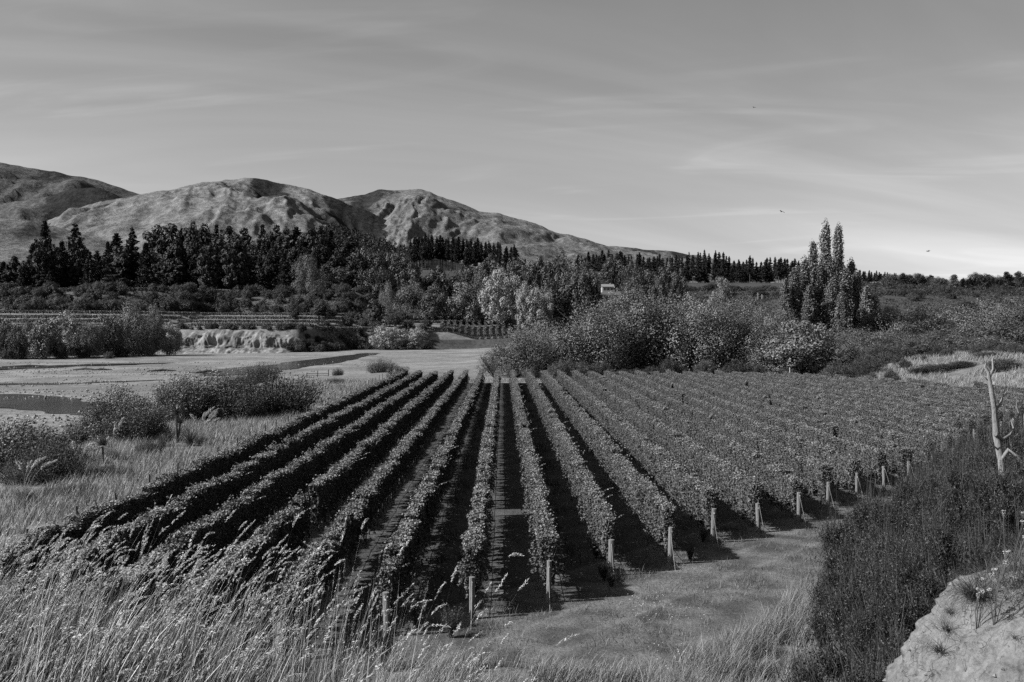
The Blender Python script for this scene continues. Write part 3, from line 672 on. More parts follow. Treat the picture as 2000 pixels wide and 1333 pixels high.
for i in range(66):
    u = 1130+i*6.6+rs.uniform(-3, 3); d = 800+rs.uniform(0, 60)
    tv = np.interp(u, [1130, 1180, 1230, 1260, 1320, 1370, 1420, 1440, 1490, 1560], [500, 494, 492, 500, 498, 493, 496, 506, 505, 508])+rs.uniform(-6, 7)
    plant_uv('pine', u, d, tv, 'small dark conifer in the line along the right skyline, %s from its left end' % ordn[i], group='conifers along the right skyline', name='skyline_conifer', width_px=rs.uniform(12, 20))
for i in range(26):
    u = 1645+i*4.3+rs.uniform(-2, 2)
    plant_uv('pine', u, 820+rs.uniform(0, 30), 524+i*0.45+rs.uniform(-3, 3), 'little conifer on the skyline right of the tall poplars, %s from the poplars' % ordn[i], group='conifers right of the poplars', name='skyline_conifer', width_px=rs.uniform(8, 13))
for i in range(26):
    u = 1885+i*5.4+rs.uniform(-3, 3)
    plant_uv('pine', u, 520+rs.uniform(0, 40), 546+rs.uniform(-4, 6), 'dark conifer in the compact stand at the right edge, %s from its left end' % ordn[i], group='conifers at the right edge', name='conifer', width_px=rs.uniform(14, 22))
for u, d, tv, w, k in [(1836, 520, 540, 30, 'darkbroad'), (1864, 500, 537, 26, 'poplar'), (1790, 600, 548, 24, 'darkbroad'), (1745, 620, 545, 20, 'darkbroad'), (1770, 600, 552, 18, 'pine'), (1815, 560, 550, 20, 'darkbroad')]:
    plant_uv(k, u, d, tv, {1836: 'round dark tree on the right skyline', 1864: 'spiky pale tree left of the conifer stand at the right edge', 1790: 'dark tree on the pale slope right of the poplars', 1745: 'small tree on the skyline just right of the poplar clump', 1770: 'lone little conifer on the pale slope at right', 1815: 'dark shrubby tree left of the round skyline tree'}[u], name='tree', width_px=w)

for i in range(60):
    u = rs.uniform(1735, 2015); d = rs.uniform(560, 660)
    plant('darkbroad' if i % 3 else 'pineround', bearing(u, d), d, rs.uniform(5, 9.5), 'dark tree in the belt along the skyline at far right', 'tree', 'trees along the far right skyline', 'skyline_tree', wide=1.2, sink=0.4)

# distant plantation on the hillside: reads as one mass
def far_plantation():
    rng = np.random.default_rng(3); mb = MB(); n = 700
    u = rng.uniform(600, 830, n); f = rng.random(n)
    for i in range(n):
        d = 1500-f[i]*250; v = np.interp(u[i], [590, 650, 700, 775, 850], [470, 444, 457, 483, 503])+f[i]*34
        z = vheight(v+9, d); x = bearing(u[i], d); hgt = rng.uniform(12, 17)
        m = 16; t = rng.random(m); a = rng.random(m)*6.28
        P = np.stack([x+np.cos(a)*3.0*(1-t), d+np.sin(a)*3.0*(1-t), z+t*hgt], 1)
        leaves(mb, P, 3.6, rng, aspect=0.5, T=(0, 0, 0.7))
    tag(ob('distant_plantation', mb.mesh('distant_plantation', M['pine'])), 'even dark conifer plantation covering the slope under the hill', 'plantation', kind='stuff')
far_plantation()

# --- broadleaf woods in the middle distance
mid = [
 ('darkbroad', 715, 590, 478, 70, 'round dark tree at the left end of the middle woods'), ('darkbroad', 765, 585, 486, 70, 'dark round tree second from the left in the middle woods'),
 ('bankbroad', 600, 560, 500, 50, 'grey tree in front of the conifer belt near the pale track'), ('darkbroad', 660, 575, 520, 60, 'dark spreading tree just left of the pale track'),
 ('darkbroad', 735, 560, 520, 70, 'dark tree below the round trees of the middle woods'), ('darkbroad', 800, 560, 515, 75, 'wide dark tree under the middle plantation'),
 ('darkbroad', 850, 560, 520, 65, 'dark tree under the right half of the middle plantation'), ('darkbroad', 905, 565, 515, 60, 'dark tree behind the pale poplar-like tree, left'),
 ('willow', 760, 520, 553, 40, 'small light tree at the edge of the upper terrace'), ('bankbroad', 805, 505, 553, 70, 'broad mid-grey tree on the terrace edge, left of the pale trees'),
 ('darkbroad', 850, 500, 560, 60, 'mid-grey tree between the broad tree and the pale trees'), ('midbroad', 905, 500, 550, 60, 'pale rounded tree left of the tallest pale tree'),
 ('bankbroad', 945, 500, 530, 55, 'grey-green tree leaning on the tallest pale tree from the left'), ('palebroad', 980, 488, 515, 72, 'tallest pale tree in the middle, bright crown above the small vineyard'),
 ('palebroad', 1022, 482, 553, 40, 'narrow pale tree right of the tallest pale tree'), ('palebroad', 1050, 482, 553, 56, 'bright full pale tree right of the narrow one'),
 ('darkbroad', 1045, 530, 503, 70, 'dark tree behind the bright full pale tree'), ('darkbroad', 1095, 500, 520, 75, 'dark leafy tree right of the bright pale trees'),
 ('darkbroad', 1140, 495, 510, 70, 'tallest dark tree at the right end of the middle woods'), ('darkbroad', 1160, 490, 535, 26, 'dark tree at the opening beside the small white house'),
 ('darkbroad', 1000, 560, 498, 70, 'dark tree on the slope left of the skyline conifers'), ('darkbroad', 1090, 580, 492, 60, 'dark tree high on the slope under the pale hill end'),
 ('darkbroad', 1236, 560, 505, 44, 'dark tree behind the small white house'), ('darkbroad', 1255, 540, 520, 60, 'dark tree right of the small white house'),
 ('darkbroad', 1300, 520, 515, 60, 'dark bushy tree in front of the skyline conifers'), ('darkbroad', 1325, 500, 525, 46, 'very dark tree at the left of the scrub hill'),
 ('midbroad', 1410, 430, 540, 45, 'single mid-grey tree with bare trunk on the right terrace'), ('darkbroad', 1285, 505, 545, 50, 'low dark tree above the pale strip of grass'),
 ('darkbroad', 1196, 690, 497, 60, 'dark tree at the foot of the skyline conifers, left'), ('darkbroad', 955, 600, 497, 60, 'dark tree under the right end of the middle plantation'),
 ('darkbroad', 630, 545, 545, 40, 'grey bush-like tree at the end of the upper terrace')]
for k, u, d, tv, w, lab in mid:
    plant_uv(k, u, d, tv, lab, group='woods in the middle distance', name='broadleaf_tree', width_px=w)
for i in range(60):
    u = rs.uniform(690, 1330); d = rs.uniform(540, 700)
    if abs(u-1186) < 34 and d < 655: continue
    plant('darkbroad', bearing(u, d), d, rs.uniform(6, 11), 'dark tree filling the wooded slope of the middle distance', 'tree', 'filling trees on the wooded slope', 'broadleaf_tree', wide=1.2, sink=0.5)
for i in range(150):
    u = rs.uniform(1320, 2030); d = rs.uniform(432, 660)
    if 1690 < u < 1870 and d < 470: continue
    plant('shrub', bearing(u, d), d, rs.uniform(2.4, 5.2), 'low scrub bush on the hill side beyond the right terrace', 'shrub', 'scrub on the right hill side', 'scrub_bush', wide=1.7, sink=0.4)

def carpet(name, label, U, Dd, n, hmax, size, mat, seed, cond=None, freq=0.11):
    rng = np.random.default_rng(seed); u = rng.uniform(*U, n); d = rng.uniform(*Dd, n); x = (u-U0)/FPX*d
    m = fbm(x*freq, d*freq, seed, 3); k = m > 0.36
    if cond is not None: k &= cond(x, d)
    x, d, m = x[k], d[k], m[k]; n = len(x); f = rng.random(n)**0.5
    P = np.stack([x, d, h(x, d)+f*hmax*ss((m-0.33)/0.3)], 1); mb = MB()
    leaves(mb, P, size, rng, N=np.tile([0, 0, 1.0], (n, 1)), bias=0.3, aspect=0.7)
    tag(ob(name, mb.mesh(name, M[mat])), label, 'scrub', kind='stuff')
carpet('scrub_cover', 'low tangled scrub covering the hill side beyond the right terrace', (1325, 2040), (428, 690), 26000, 3.2, 1.1, 'cover', 151)
carpet('scrub_cover', 'low tangled scrub on the wooded bank right of the thicket', (1480, 2050), (172, 392), 24000, 1.5, 0.6, 'cover', 152, lambda x, d: (x-0.16*(d-170)) > 12)
carpet('scrub_cover', 'low scrub on the bank between the far terraces', (-40, 780), (400, 600), 40000, 2.6, 0.9, 'cover', 153, lambda x, d: (d-north_line(x) > 80) & (d-north_line(x) < 139))
carpet('scrub_cover', 'low scrub along the foot of the far river bank', (590, 838), (435, 500), 14000, 2.2, 0.7, 'cover', 154, lambda x, d: (d-north_line(x) > -2) & (d-north_line(x) < 22) & (x < -22))

# --- willow thicket behind the vineyard
thicket = [
 (1022, 182, 662, 120, 'front willow at the left end of the thicket behind the vine rows'), (1085, 186, 640, 110, 'pale-topped willow second from the left end of the thicket'),
 (1040, 200, 640, 100, 'willow behind the left end of the thicket'), (1155, 186, 612, 130, 'willow with a pale trunk at the vine ends, third in the thicket'),
 (1215, 190, 583, 150, 'large willow at the left of the thicket top'), (1290, 192, 592, 140, 'large willow near the middle of the thicket'),
 (1365, 190, 592, 140, 'large dark-fronted willow right of the thicket middle'), (1440, 190, 612, 120, 'willow toward the right end of the thicket'),
 (1250, 215, 580, 120, 'rear willow showing between the two largest in the thicket'), (1330, 220, 585, 120, 'rear willow with feathery top in the thicket'),
 (1410, 220, 592, 110, 'rear willow at the right of the thicket'), (1480, 200, 618, 100, 'willow between the thicket and the poplars'),
 (1185, 210, 600, 100, 'rear willow at the left shoulder of the thicket'), (1505, 186, 632, 95, 'smaller willow at the right foot of the thicket'), (1460, 240, 598, 120, 'rear willow behind the right end of the thicket'), (1400, 250, 592, 110, 'rearmost willow behind the thicket middle'), (1520, 225, 615, 100, 'willow just left of the poplar feet')]
for u, d, tv, w, lab in thicket:
    plant_uv('willow', u, d, tv-10, lab, group='willow thicket behind the vineyard', name='willow_tree', width_px=w*1.2)
plant_uv('midbroad', 1562, 180, 624, 'separate full willow-like tree right of the thicket, below the poplars', name='willow_tree', width_px=125)
plant_uv('willow', 1640, 205, 650, 'leafy tree right of the separate full willow', name='willow_tree', width_px=95)
for i in range(20):
    u = 1000+i*28+rs.uniform(-8, 8)
    plant('shrub', bearing(u, 172), 172+rs.uniform(-2, 6), rs.uniform(1.6, 3.6), 'dark undergrowth bush at the foot of the willow thicket', 'shrub', 'undergrowth at the thicket foot', 'bush', sink=0.2)
rb = sorted([(1720, 225, 648, 90), (1775, 240, 628, 90), (1830, 235, 618, 100), (1880, 245, 600, 110), (1940, 240, 598, 110), (1990, 235, 604, 110), (1910, 220, 625, 100), (1850, 215, 640, 90), (1790, 212, 655, 90), (1960, 210, 630, 110), (1730, 200, 670, 80), (2030, 220, 610, 110), (1755, 260, 600, 90), (1810, 265, 597, 90), (1705, 250, 615, 80), (1900, 265, 592, 100), (1975, 262, 588, 100), (1690, 215, 640, 90), (1670, 190, 668, 70), (1760, 192, 668, 90), (1825, 196, 660, 90), (1890, 200, 650, 100), (1955, 196, 655, 100), (2020, 205, 640, 110), (1715, 182, 690, 70), (1945, 280, 582, 110), (1850, 290, 590, 100), (2010, 290, 585, 100)])
for i, (u, d, tv, w) in enumerate(rb):
    plant_uv(('bankbroad', 'bankbroad', 'darkbroad', 'bankbroad', 'willow')[i % 5], u, d, tv, 'rounded bush-like tree on the wooded bank, %s from the poplars' % ordn[i], group='bush-like trees on the right bank', name='bank_tree', width_px=w*1.25)
for i in range(150):
    u = rs.uniform(1580, 2040); d = 170+220*rs.random()**1.3
    if u < 1640+0*d and d < 178: continue
    plant('shrub', bearing(u, d), d, rs.uniform(1.8, 4.0), 'low scrub between the bank trees and the dry grass slope', 'shrub', 'low scrub on the right bank', 'scrub_bush', wide=1.2, sink=0.3)
for i in range(26):
    u = rs.uniform(1460, 1760); d = rs.uniform(235, 330)
    plant('bankbroad' if i % 2 else 'shrub', bearing(u, d), d, rs.uniform(2.2, 4.0), 'bush around the feet of the tall poplars', 'shrub', 'bushes round the poplars', 'bush', wide=1.2, sink=0.3)

pops = [(1612, 252, 440, 32, 'tallest poplar spire, left one of the two highest'), (1636, 256, 447, 30, 'second tallest poplar spire, right one of the two highest'),
 (1587, 255, 476, 30, 'poplar spire just left of the two highest'), (1598, 250, 520, 34, 'poplar under the tallest spire'), (1571, 250, 508, 34, 'poplar left of the spires, sloping shoulder'),
 (1551, 247, 530, 34, 'poplar second from the left of the clump'), (1533, 245, 548, 28, 'leftmost poplar of the clump, leaning tip'), (1625, 246, 545, 34, 'shorter poplar in front of the two highest spires'),
 (1652, 248, 528, 34, 'poplar right of the two highest, crooked crown'), (1672, 250, 535, 32, 'poplar second from the right of the clump, pale trunk'), (1692, 245, 562, 32, 'low rightmost poplar of the clump, bending over'),
 (1645, 242, 572, 30, 'small poplar at the front of the clump'), (1662, 256, 512, 30, 'poplar leaning right, just right of the two highest'), (1708, 250, 580, 30, 'lowest poplar at the far right of the clump'), (1580, 244, 560, 32, 'short poplar at the front left of the clump')]
for i, (u, d, tv, w, lab) in enumerate(pops):
    plant_uv('poplar', u, d, tv, lab, group='poplar clump', name='poplar_tree', width_px=w*1.3, var=i)

# shrubs on the dry grass slope right of the vineyard
for u, d, tv, w, lab in [(1845, 146, 712, 110, 'long low dark bush on the dry grass slope'), (1880, 144, 716, 70, 'right end bush of the low dark hedge on the dry grass'), (1800, 148, 720, 50, 'left end bush of the low dark hedge on the dry grass'),
     (1706, 143, 726, 26, 'small round bush alone in dry grass, left one of two'), (1744, 144, 720, 34, 'small round bush alone in dry grass, right one of two'), (1640, 158, 706, 60, 'dark spiky bush at the left end of the dry grass slope'),
     (1690, 162, 700, 70, 'dark bush behind the small round bushes'), (1965, 132, 700, 70, 'dark bush behind the dead tree'), (1620, 160, 722, 40, 'low bush at the vineyard corner by the separate willow'), (1935, 150, 706, 60, 'dark bush left of the dead tree top')]:
    plant_uv('shrub', u, d, tv, lab, 'shrub', 'shrubs on the dry grass slope', 'bush', width_px=w, sink=0.15)

for i in range(22):
    u = 1630+i*18+rs.uniform(-8, 8); d = 150+rs.uniform(4, 20); x = bearing(u, d)
    plant('shrub', x, d, rs.uniform(0.7, 2.0), 'ragged low bush in the upper dry grass, %s counted from the left' % ordn[i], 'shrub', 'ragged bushes in the upper dry grass', 'bush', wide=rs.uniform(0.7, 1.3), sink=0.1)
# bare twiggy willow at the end of the rows
def bare_willow():
    rng = np.random.default_rng(8); mb = MB(); tw = MB()
    x, y = bearing(965, 176), 176; root = empty('bare_willow', (x, y, H(x, y)-0.1))
    for i in range(16):
        a = rng.random()*6.28; L = rng.uniform(2.4, 4.2); sp = rng.uniform(0.15, 0.5)
        d = np.array([math.cos(a)*sp-0.25, math.sin(a)*sp*0.6, 1.0]); d /= np.linalg.norm(d)
        p = [np.array([0, 0, 0])+d*L*t+np.array([0, 0, -0.0])+np.array([math.cos(a), math.sin(a), -0.4])*0.5*t*t for t in (0, .35, .7, 1)]
        tube(mb, p, [0.05, 0.035, 0.02, 0.008], 5)
        for j in range(60):
            t = rng.uniform(0.3, 1.0); b = d*L*t+np.array([math.cos(a), math.sin(a), -0.4])*0.5*t*t
            ribbons(tw, b[None], rng.uniform(0.9, 2.2), a+rng.normal()*0.8, rng.uniform(0.1, 0.8), rng.uniform(0.1, 0.7), 0.02, rng, 3)
    ob('branch', mb.mesh('bare_willow_branch', M['bark'], True), root); ob('twigs', tw.mesh('bare_willow_twigs', M['scrub']), root)
    tag(root, 'nearly bare twiggy willow bush leaning over the far end of the vine rows', 'tree')
bare_willow()

# ------------------------------------------------------------------ far terrace vineyards
def hedge_mesh(L, w, ht, n, ls, seed, mat='tvine'):
    rng = np.random.default_rng(seed); mb = MB()
    P = np.stack([rng.uniform(0, L, n), rng.normal(size=n)*w*0.33, 0.35*ht+rng.random(n)*0.65*ht], 1)
    leaves(mb, P, ls, rng, N=np.tile([0, 0, 1.0], (n, 1)), bias=0.3)
    for i in range(int(L/6)+1): tube(mb, [(i*6, 0, -0.2), (i*6, 0, ht*0.8)], [0.07, 0.06], 4)
    return mb.mesh('hedge', M[mat])
hseg = hedge_mesh(12.2, 0.9, 1.9, 1100, 0.42, 31)
def terrace_rows(u0, u1, ts, what, name='terrace_vine_row'):
    for k, t in enumerate(ts):
        x = bearing(u0, 470); root = None
        xe = bearing(u1, 500)
        while x < xe:
            y = float(north_line(np.array(x)))+t; y2 = float(north_line(np.array(x+12)))+t
            z, z2 = H(x, y), H(x+12, y2)
            if root is None:
                root = empty(name, (x, y, z)); tag(root, what % ordn[k], 'vine row', 'vine rows on the far terraces')
            o = ob('grapevines', hseg, root, (x-root.location.x, y-root.location.y, z-root.location.z))
            o.rotation_euler = (0, -math.atan2(z2-z, 12), math.atan2(y2-y, 12))
            x += 12*math.cos(math.atan2(y2-y, 12))
terrace_rows(-40, 860, [16, 30, 46, 64], 'long level vine row on the lower far terrace, %s from the river')
terrace_rows(-40, 820, [142, 147, 152], 'long level vine row on the upper far terrace, %s from the river')
# small block of rows seen end on
hseg2 = hedge_mesh(12.2, 0.9, 2.3, 1500, 0.40, 33, 'vine')
def end_rows(us, what, group):
    for k, u in enumerate(us):
        d = 478.0; x = bearing(u, d); root = None
        y = d; x2 = x+(k-6)*0.0
        while y < 540:
            z, z2 = H(x, y), H(x, y+12)
            if root is None: root = empty('small_block_row', (x, y, z)); tag(root, what % ordn[k], 'vine row', group)
            o = ob('grapevines', hseg2, root, (x-root.location.x, y-root.location.y, z-root.location.z))
            o.rotation_euler = (0, -math.atan2(z2-z, 12), math.pi/2); y += 12
end_rows([862+i*12.2 for i in range(12)], 'short vine row of the small block across the river, %s from its left', 'small vineyard block across the river')
end_rows([1064+i*12 for i in range(5)], 'short vine row seen right of the willow top across the river, %s from left', 'vine rows glimpsed right of the willow')

# ------------------------------------------------------------------ the vineyard
def vine_mesh(seed, L=1.85, ends=False, low=False):
    rng = np.random.default_rng(seed); mb = MB()
    def shell(n, inner):
        y = rng.uniform(-0.08, L+0.08, n); z = rng.random(n)**0.75
        th = rng.random(n)
        w = 0.13+0.07*z+0.06*(vnoise(y*2.6, z*3.5, seed)-0.5)*2
        x = np.where(rng.random(n) < 0.5, -1, 1)*w*(rng.random(n)**0.5 if inner else (0.8+0.35*rng.random(n)))
        bot = (0.36 if low else 0.60)+(0.5 if low else 0.75)*(vnoise(y*4.2, y*0+seed, seed+3)-0.4)
        topz = 1.96+0.22*(vnoise(y*3.1, y*0+seed, seed+4)-0.5)
        zz = bot+(topz-bot)*z
        return np.stack([x, y, zz], 1)
    P = shell(4400, False); N = np.stack([np.sign(P[:, 0]), np.zeros(len(P)), 0.45*np.ones(len(P))], 1)
    leaves(mb, P, 0.072, rng, N=unit(N), bias=0.5, aspect=0.95, fold=0.14)
    P = shell(900, True); leaves(mb, P, 0.15, rng, aspect=0.95)
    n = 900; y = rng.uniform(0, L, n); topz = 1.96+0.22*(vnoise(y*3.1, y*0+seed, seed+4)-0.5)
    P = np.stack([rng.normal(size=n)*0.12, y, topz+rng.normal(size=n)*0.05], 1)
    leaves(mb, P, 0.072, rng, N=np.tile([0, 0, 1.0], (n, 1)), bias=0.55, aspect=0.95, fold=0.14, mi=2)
    if ends:
        n = 620; zz = 0.75+1.25*rng.random(n); xx = rng.normal(size=n)*0.13; yy = -0.12+0.22*rng.random(n)+0.25*np.abs(xx)
        leaves(mb, np.stack([xx, yy, zz], 1), 0.09, rng, N=np.tile([0, -1.0, 0.4], (n, 1)), bias=0.5, aspect=0.95, fold=0.14)
    for i in range(5):      # long shoots
        b = np.array([rng.normal()*0.2, rng.uniform(0, L), 1.9]); d = unit(np.array([[rng.normal()*0.5+0.25, rng.normal()*0.4, 1.0]]))[0]
        k = 9; t = np.linspace(0, 1, k)[:, None]; Lg = rng.uniform(0.15, 0.5)
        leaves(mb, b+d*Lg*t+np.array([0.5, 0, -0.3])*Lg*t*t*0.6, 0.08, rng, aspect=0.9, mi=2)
    for i in range(12 if low else 11):      # hanging shoots
        sx = rng.choice([-1, 1]); b = np.array([sx*0.3, rng.uniform(0, L), rng.uniform(0.95, 1.3)]); k = 10; t = np.linspace(0, 1, k)[:, None]
        leaves(mb, b+np.array([sx*0.25, 0, -0.55])*t*rng.uniform(0.5, 1)+rng.normal(size=(k, 3))*0.03, 0.085, rng, aspect=0.9)
    ty = L/2+rng.normal()*0.1
    tube(mb, [(0, ty, -0.05), (0.03, ty+0.02, 0.35), (-0.02, ty, 0.72), (0, ty+0.05, 0.95)], [0.045, 0.035, 0.03, 0.025], 6, 1)
    tube(mb, [(0, 0, 0.8), (0.01, L/2, 0.82), (0, L, 0.8)], [0.018, 0.025, 0.018], 5, 1)
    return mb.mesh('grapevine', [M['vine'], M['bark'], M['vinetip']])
VINES = [vine_mesh(200+i) for i in range(6)]
LOWV = [vine_mesh(220+i, low=True) for i in range(6)]
ENDV = [vine_mesh(240+i, ends=True) for i in range(3)]
def post_mesh(rad, ht, mat, tagged):
    mb = MB(); z = np.linspace(-0.3, ht, 6); k = 10
    tube(mb, [(0.004*math.sin(q*3), 0, q) for q in z], [rad*1.06, rad*1.03, rad, rad, rad*0.99, rad*0.96], k)
    return mb.mesh('end_post', mat, False)
ENDP = post_mesh(0.10, 1.36, M['post'], True)
def tagmesh(tri):
    mb = MB()
    if tri: V = [(-0.03, 0, 0), (0.03, 0, 0), (0, 0, 0.055), (-0.03, 0.008, 0), (0.03, 0.008, 0), (0, 0.008, 0.055)]; mb.add(V, [(0, 1, 2), (5, 4, 3)]); mb.add(V, [(0, 3, 4, 1), (1, 4, 5, 2), (2, 5, 3, 0)])
    else: box(mb, (-0.03, 0, 0), (0.03, 0.008, 0.05))
    return mb.mesh('number_tag', M['tagw'])
TRI, SQ = tagmesh(True), tagmesh(False)
LINEP = MB(); tube(LINEP, [(0, 0, -0.2), (0, 0, 1.78)], [0.035, 0.035], 6); LINEP = LINEP.mesh('line_post', M['fencepost'])
vr = random.Random(21)
NEAR_END = {-6: 20.0, -5: 20.5, -4: 22.0, -3: 23.5, -2: 26.0}
posts_y = {-1: 29.1, 0: 30.8, 1: 32.6, 2: 36.2, 3: 37.9, 4: 41.8, 5: 43.8, 6: 46.0, 7: 49.4, 8: 52.2, 9: 54.8, 10: 57.4, 11: 60.0, 12: 62.6, 13: 66.0}
NROW = 0
for k in range(-6, 24):
    x = row_x(k); y0 = NEAR_END.get(k, posts_y.get(k, head_y(x)+1.0)); y1 = far_end(x)
    if y1-y0 < 4: continue
    n_ = NROW; NROW += 1
    root = empty('vine_row', (x, y0, 0.0))
    tag(root, ('leafy vine row beside the wire fence, leftmost of the vineyard' if n_ == 0 else 'leafy trellised vine row, %s counted from the wire fence at left' % ordn[n_]), 'vine row', 'vine rows of the main vineyard')
    p = ob('end_post', ENDP, root, (0, 0, 0), vr.uniform(0, 3)); p.scale = (vr.uniform(0.85, 1.15), vr.uniform(0.85, 1.15), vr.uniform(0.92, 1.08)); p.rotation_euler = (vr.uniform(-0.02, 0.09), vr.uniform(-0.05, 0.05), vr.uniform(0, 3))
    if k >= -1 and k != 2: 
        p.rotation_euler.z = vr.uniform(-0.3, 0.3); q = ob('number_tag', TRI if k in (0, 1) else SQ, p, (0.0, -0.112, 1.2-0.03*(k % 3)))
    y = 0.3; i = 0
    while y0+y < y1-0.5:
        if vr.random() > 0.006 or i < 3:
            flip = vr.random() < 0.5 and i > 0
            gx = 0.05*(vnoise(np.array([y*0.15]), np.array([k*7.0]), 4)[0]-0.5)
            o = ob('grapevine', (VINES if k in (0, -2) else LOWV)[vr.randrange(6)] if i else ENDV[k % 3], root, (gx, y+(1.85 if flip else 0), H(x, y0+y)), math.pi if flip else 0.0)
            o.scale = (vr.uniform(0.85, 1.25), 1.0, vr.uniform(0.93, 1.06))
        if i % 5 == 4: ob('line_post', LINEP, root, (0, y, 0))
        y += 1.8; i += 1
    w = MB(); Lr = y1-y0
    for wz in (0.82, 1.15, 1.45, 1.75): tube(w, [(0, 0.05, min(wz, 1.3)), (0, 2, wz), (0, Lr, wz)], 0.004, 3, cap=False)
    ob('wire', w.mesh('trellis_wire', M['wire']), root)
    w = MB(); tube(w, [(0.03, 0.1, 0.42), (0.03, Lr*0.5, 0.40), (0.03, Lr, 0.42)], 0.012, 4, cap=False); ob('drip_line', w.mesh('drip_line', M['driftwood']), root)
    if k >= -1:
        w = MB(); tube(w, [(0, -0.1, 1.22), (0, -1.15, 0.02)], 0.006, 3, cap=False); ob('stay_wire', w.mesh('stay_wire', M['wire']), root)
    ob('far_end_post', ENDP, root, (0, y1-y0+0.2, 0), 0)
# white marker stake at the far edge
mb = MB(); tube(mb, [(0, 0, -0.2), (0, 0, 2.6)], [0.05, 0.05], 6); tube(mb, [(0, 0, 2.6), (0, 0, 2.75)], [0.07, 0.07], 6)
xx = bearing(1546, 153); tag(ob('marker_stake', mb.mesh('marker_stake', M['tagw']), None, (xx, 153.5, H(xx, 153.5))), 'thin white marker stake at the far edge of the vineyard', 'stake')

# overgrown bush at the far end of the left rows
plant_uv('midbroad', 778, 157, 716, 'overgrown bushy vine at the far end of the two leftmost rows', 'shrub', None, 'bush', width_px=46)

# ------------------------------------------------------------------ wire fence left of the vineyard
def wire_fence():
    root = empty('wire_fence', (-18.0, 25, 0)); mb = MB(); tube(mb, [(0, 0, -0.3), (0, 0, 1.35)], [0.055, 0.05], 6); pm = mb.mesh('fence_post', M['fencepost'])
    ys = np.arange(25, 165, 4.4)
    P = []
    for i, y in enumerate(ys):
        x = -18.0-0.012*(y-25)+vr.uniform(-0.1, 0.1); z = H(x, y); P.append((x, y, z))
        o = ob('post', pm, root, (x+18.0, y-25, z)); o.rotation_euler = (vr.uniform(-0.04, 0.04), vr.uniform(-0.05, 0.05), 0); o.scale = (1, 1, vr.uniform(0.9, 1.12))
    for hz in (0.35, 0.65, 0.95, 1.2):
        w = MB(); tube(w, [(p[0]+18, p[1]-25, p[2]+hz) for p in P], 0.004, 3, cap=False); ob('wire', w.mesh('wire', M['wire']), root)
    tag(root, 'post and wire fence along the left side of the vineyard', 'fence')
wire_fence()
def rail_fence():
    d = 185; x0, x1 = bearing(600, d), bearing(642, d); root = empty('rail_fence', (x0, d, H(x0, d)))
    for i in range(3):
        m = MB(); box(m, (-0.07, -0.07, -0.3), (0.07, 0.07, 1.25)); ob('post', m.mesh('rail_post', M['fencepost']), root, ((x1-x0)*i/2, 0, H(x0+(x1-x0)*i/2, d)-H(x0, d)))
    for z in (0.4, 0.75, 1.1):
        m = MB(); box(m, (-0.1, -0.10, z-0.05), (x1-x0+0.1, -0.073, z+0.05)); ob('rail', m.mesh('rail', M['fencepost']), root)
    tag(root, 'short wooden rail fence on the pale ground beside the river', 'fence')
rail_fence()

# ------------------------------------------------------------------ house and poles in the distance
def house():
    d = 645; x = bearing(1186, d); z = H(x, d)+0.4; root = empty('white_house', (x, d, z), 0.1, (1.05, 1.05, 1.05)); z1 = 3.0
    m = MB(); box(m, (-3.6, -2.5, -4), (3.6, 2.5, z1)); ob('wall', m.mesh('house_wall', M['wall']), root)
    m = MB(); V = [(-4, -3, z1), (4, -3, z1), (4, 3, z1), (-4, 3, z1), (-4, 0, z1+1.7), (4, 0, z1+1.7)]
    m.add(V, [(0, 1, 5, 4), (2, 3, 4, 5)]); m.add(V, [(1, 2, 5), (3, 0, 4)]); rf_ = ob('roof', m.mesh('house_roof', M['roof']), root); m = MB(); box(m, (1.6, -0.3, z1+1.0), (2.2, 0.3, z1+2.4)); ob('chimney', m.mesh('chimney', M['wall']), rf_)
    for wx in (-2.3, 0, 2.3):
        m = MB(); box(m, (wx-0.55, -2.53, 1.0), (wx+0.55, -2.505, 2.2)); wn_ = ob('window', m.mesh('window', M['pane']), root); m = MB()
        for bx in ((wx-0.62, 0.92, wx-0.55, 2.28), (wx+0.55, 0.92, wx+0.62, 2.28), (wx-0.55, 0.92, wx+0.55, 1.0), (wx-0.55, 2.2, wx+0.55, 2.28)): box(m, (bx[0], -2.56, bx[1]), (bx[2], -2.502, bx[3]))
        ob('frame', m.mesh('window_frame', M['wall']), wn_)
    tag(root, 'small white house in the gap right of the middle woods', 'house')
house()
for u, lab in ((1481, 'left pole of a pale pair on the right terrace'), (1489, 'right shorter pole of a pale pair on the right terrace')):
    d = 425; x = bearing(u, d); m = MB(); L = 6.2 if u == 1481 else 5.0
    tube(m, [(0, 0, -1), (0, 0, L)], [0.16, 0.13], 6); box(m, (-0.6, -0.08, L-0.8), (0.6, 0.08, L-0.65))
    tag(ob('utility_pole', m.mesh('utility_pole', M['wall']), None, (x, d, H(x, d))), lab, 'pole', 'poles on the right terrace')

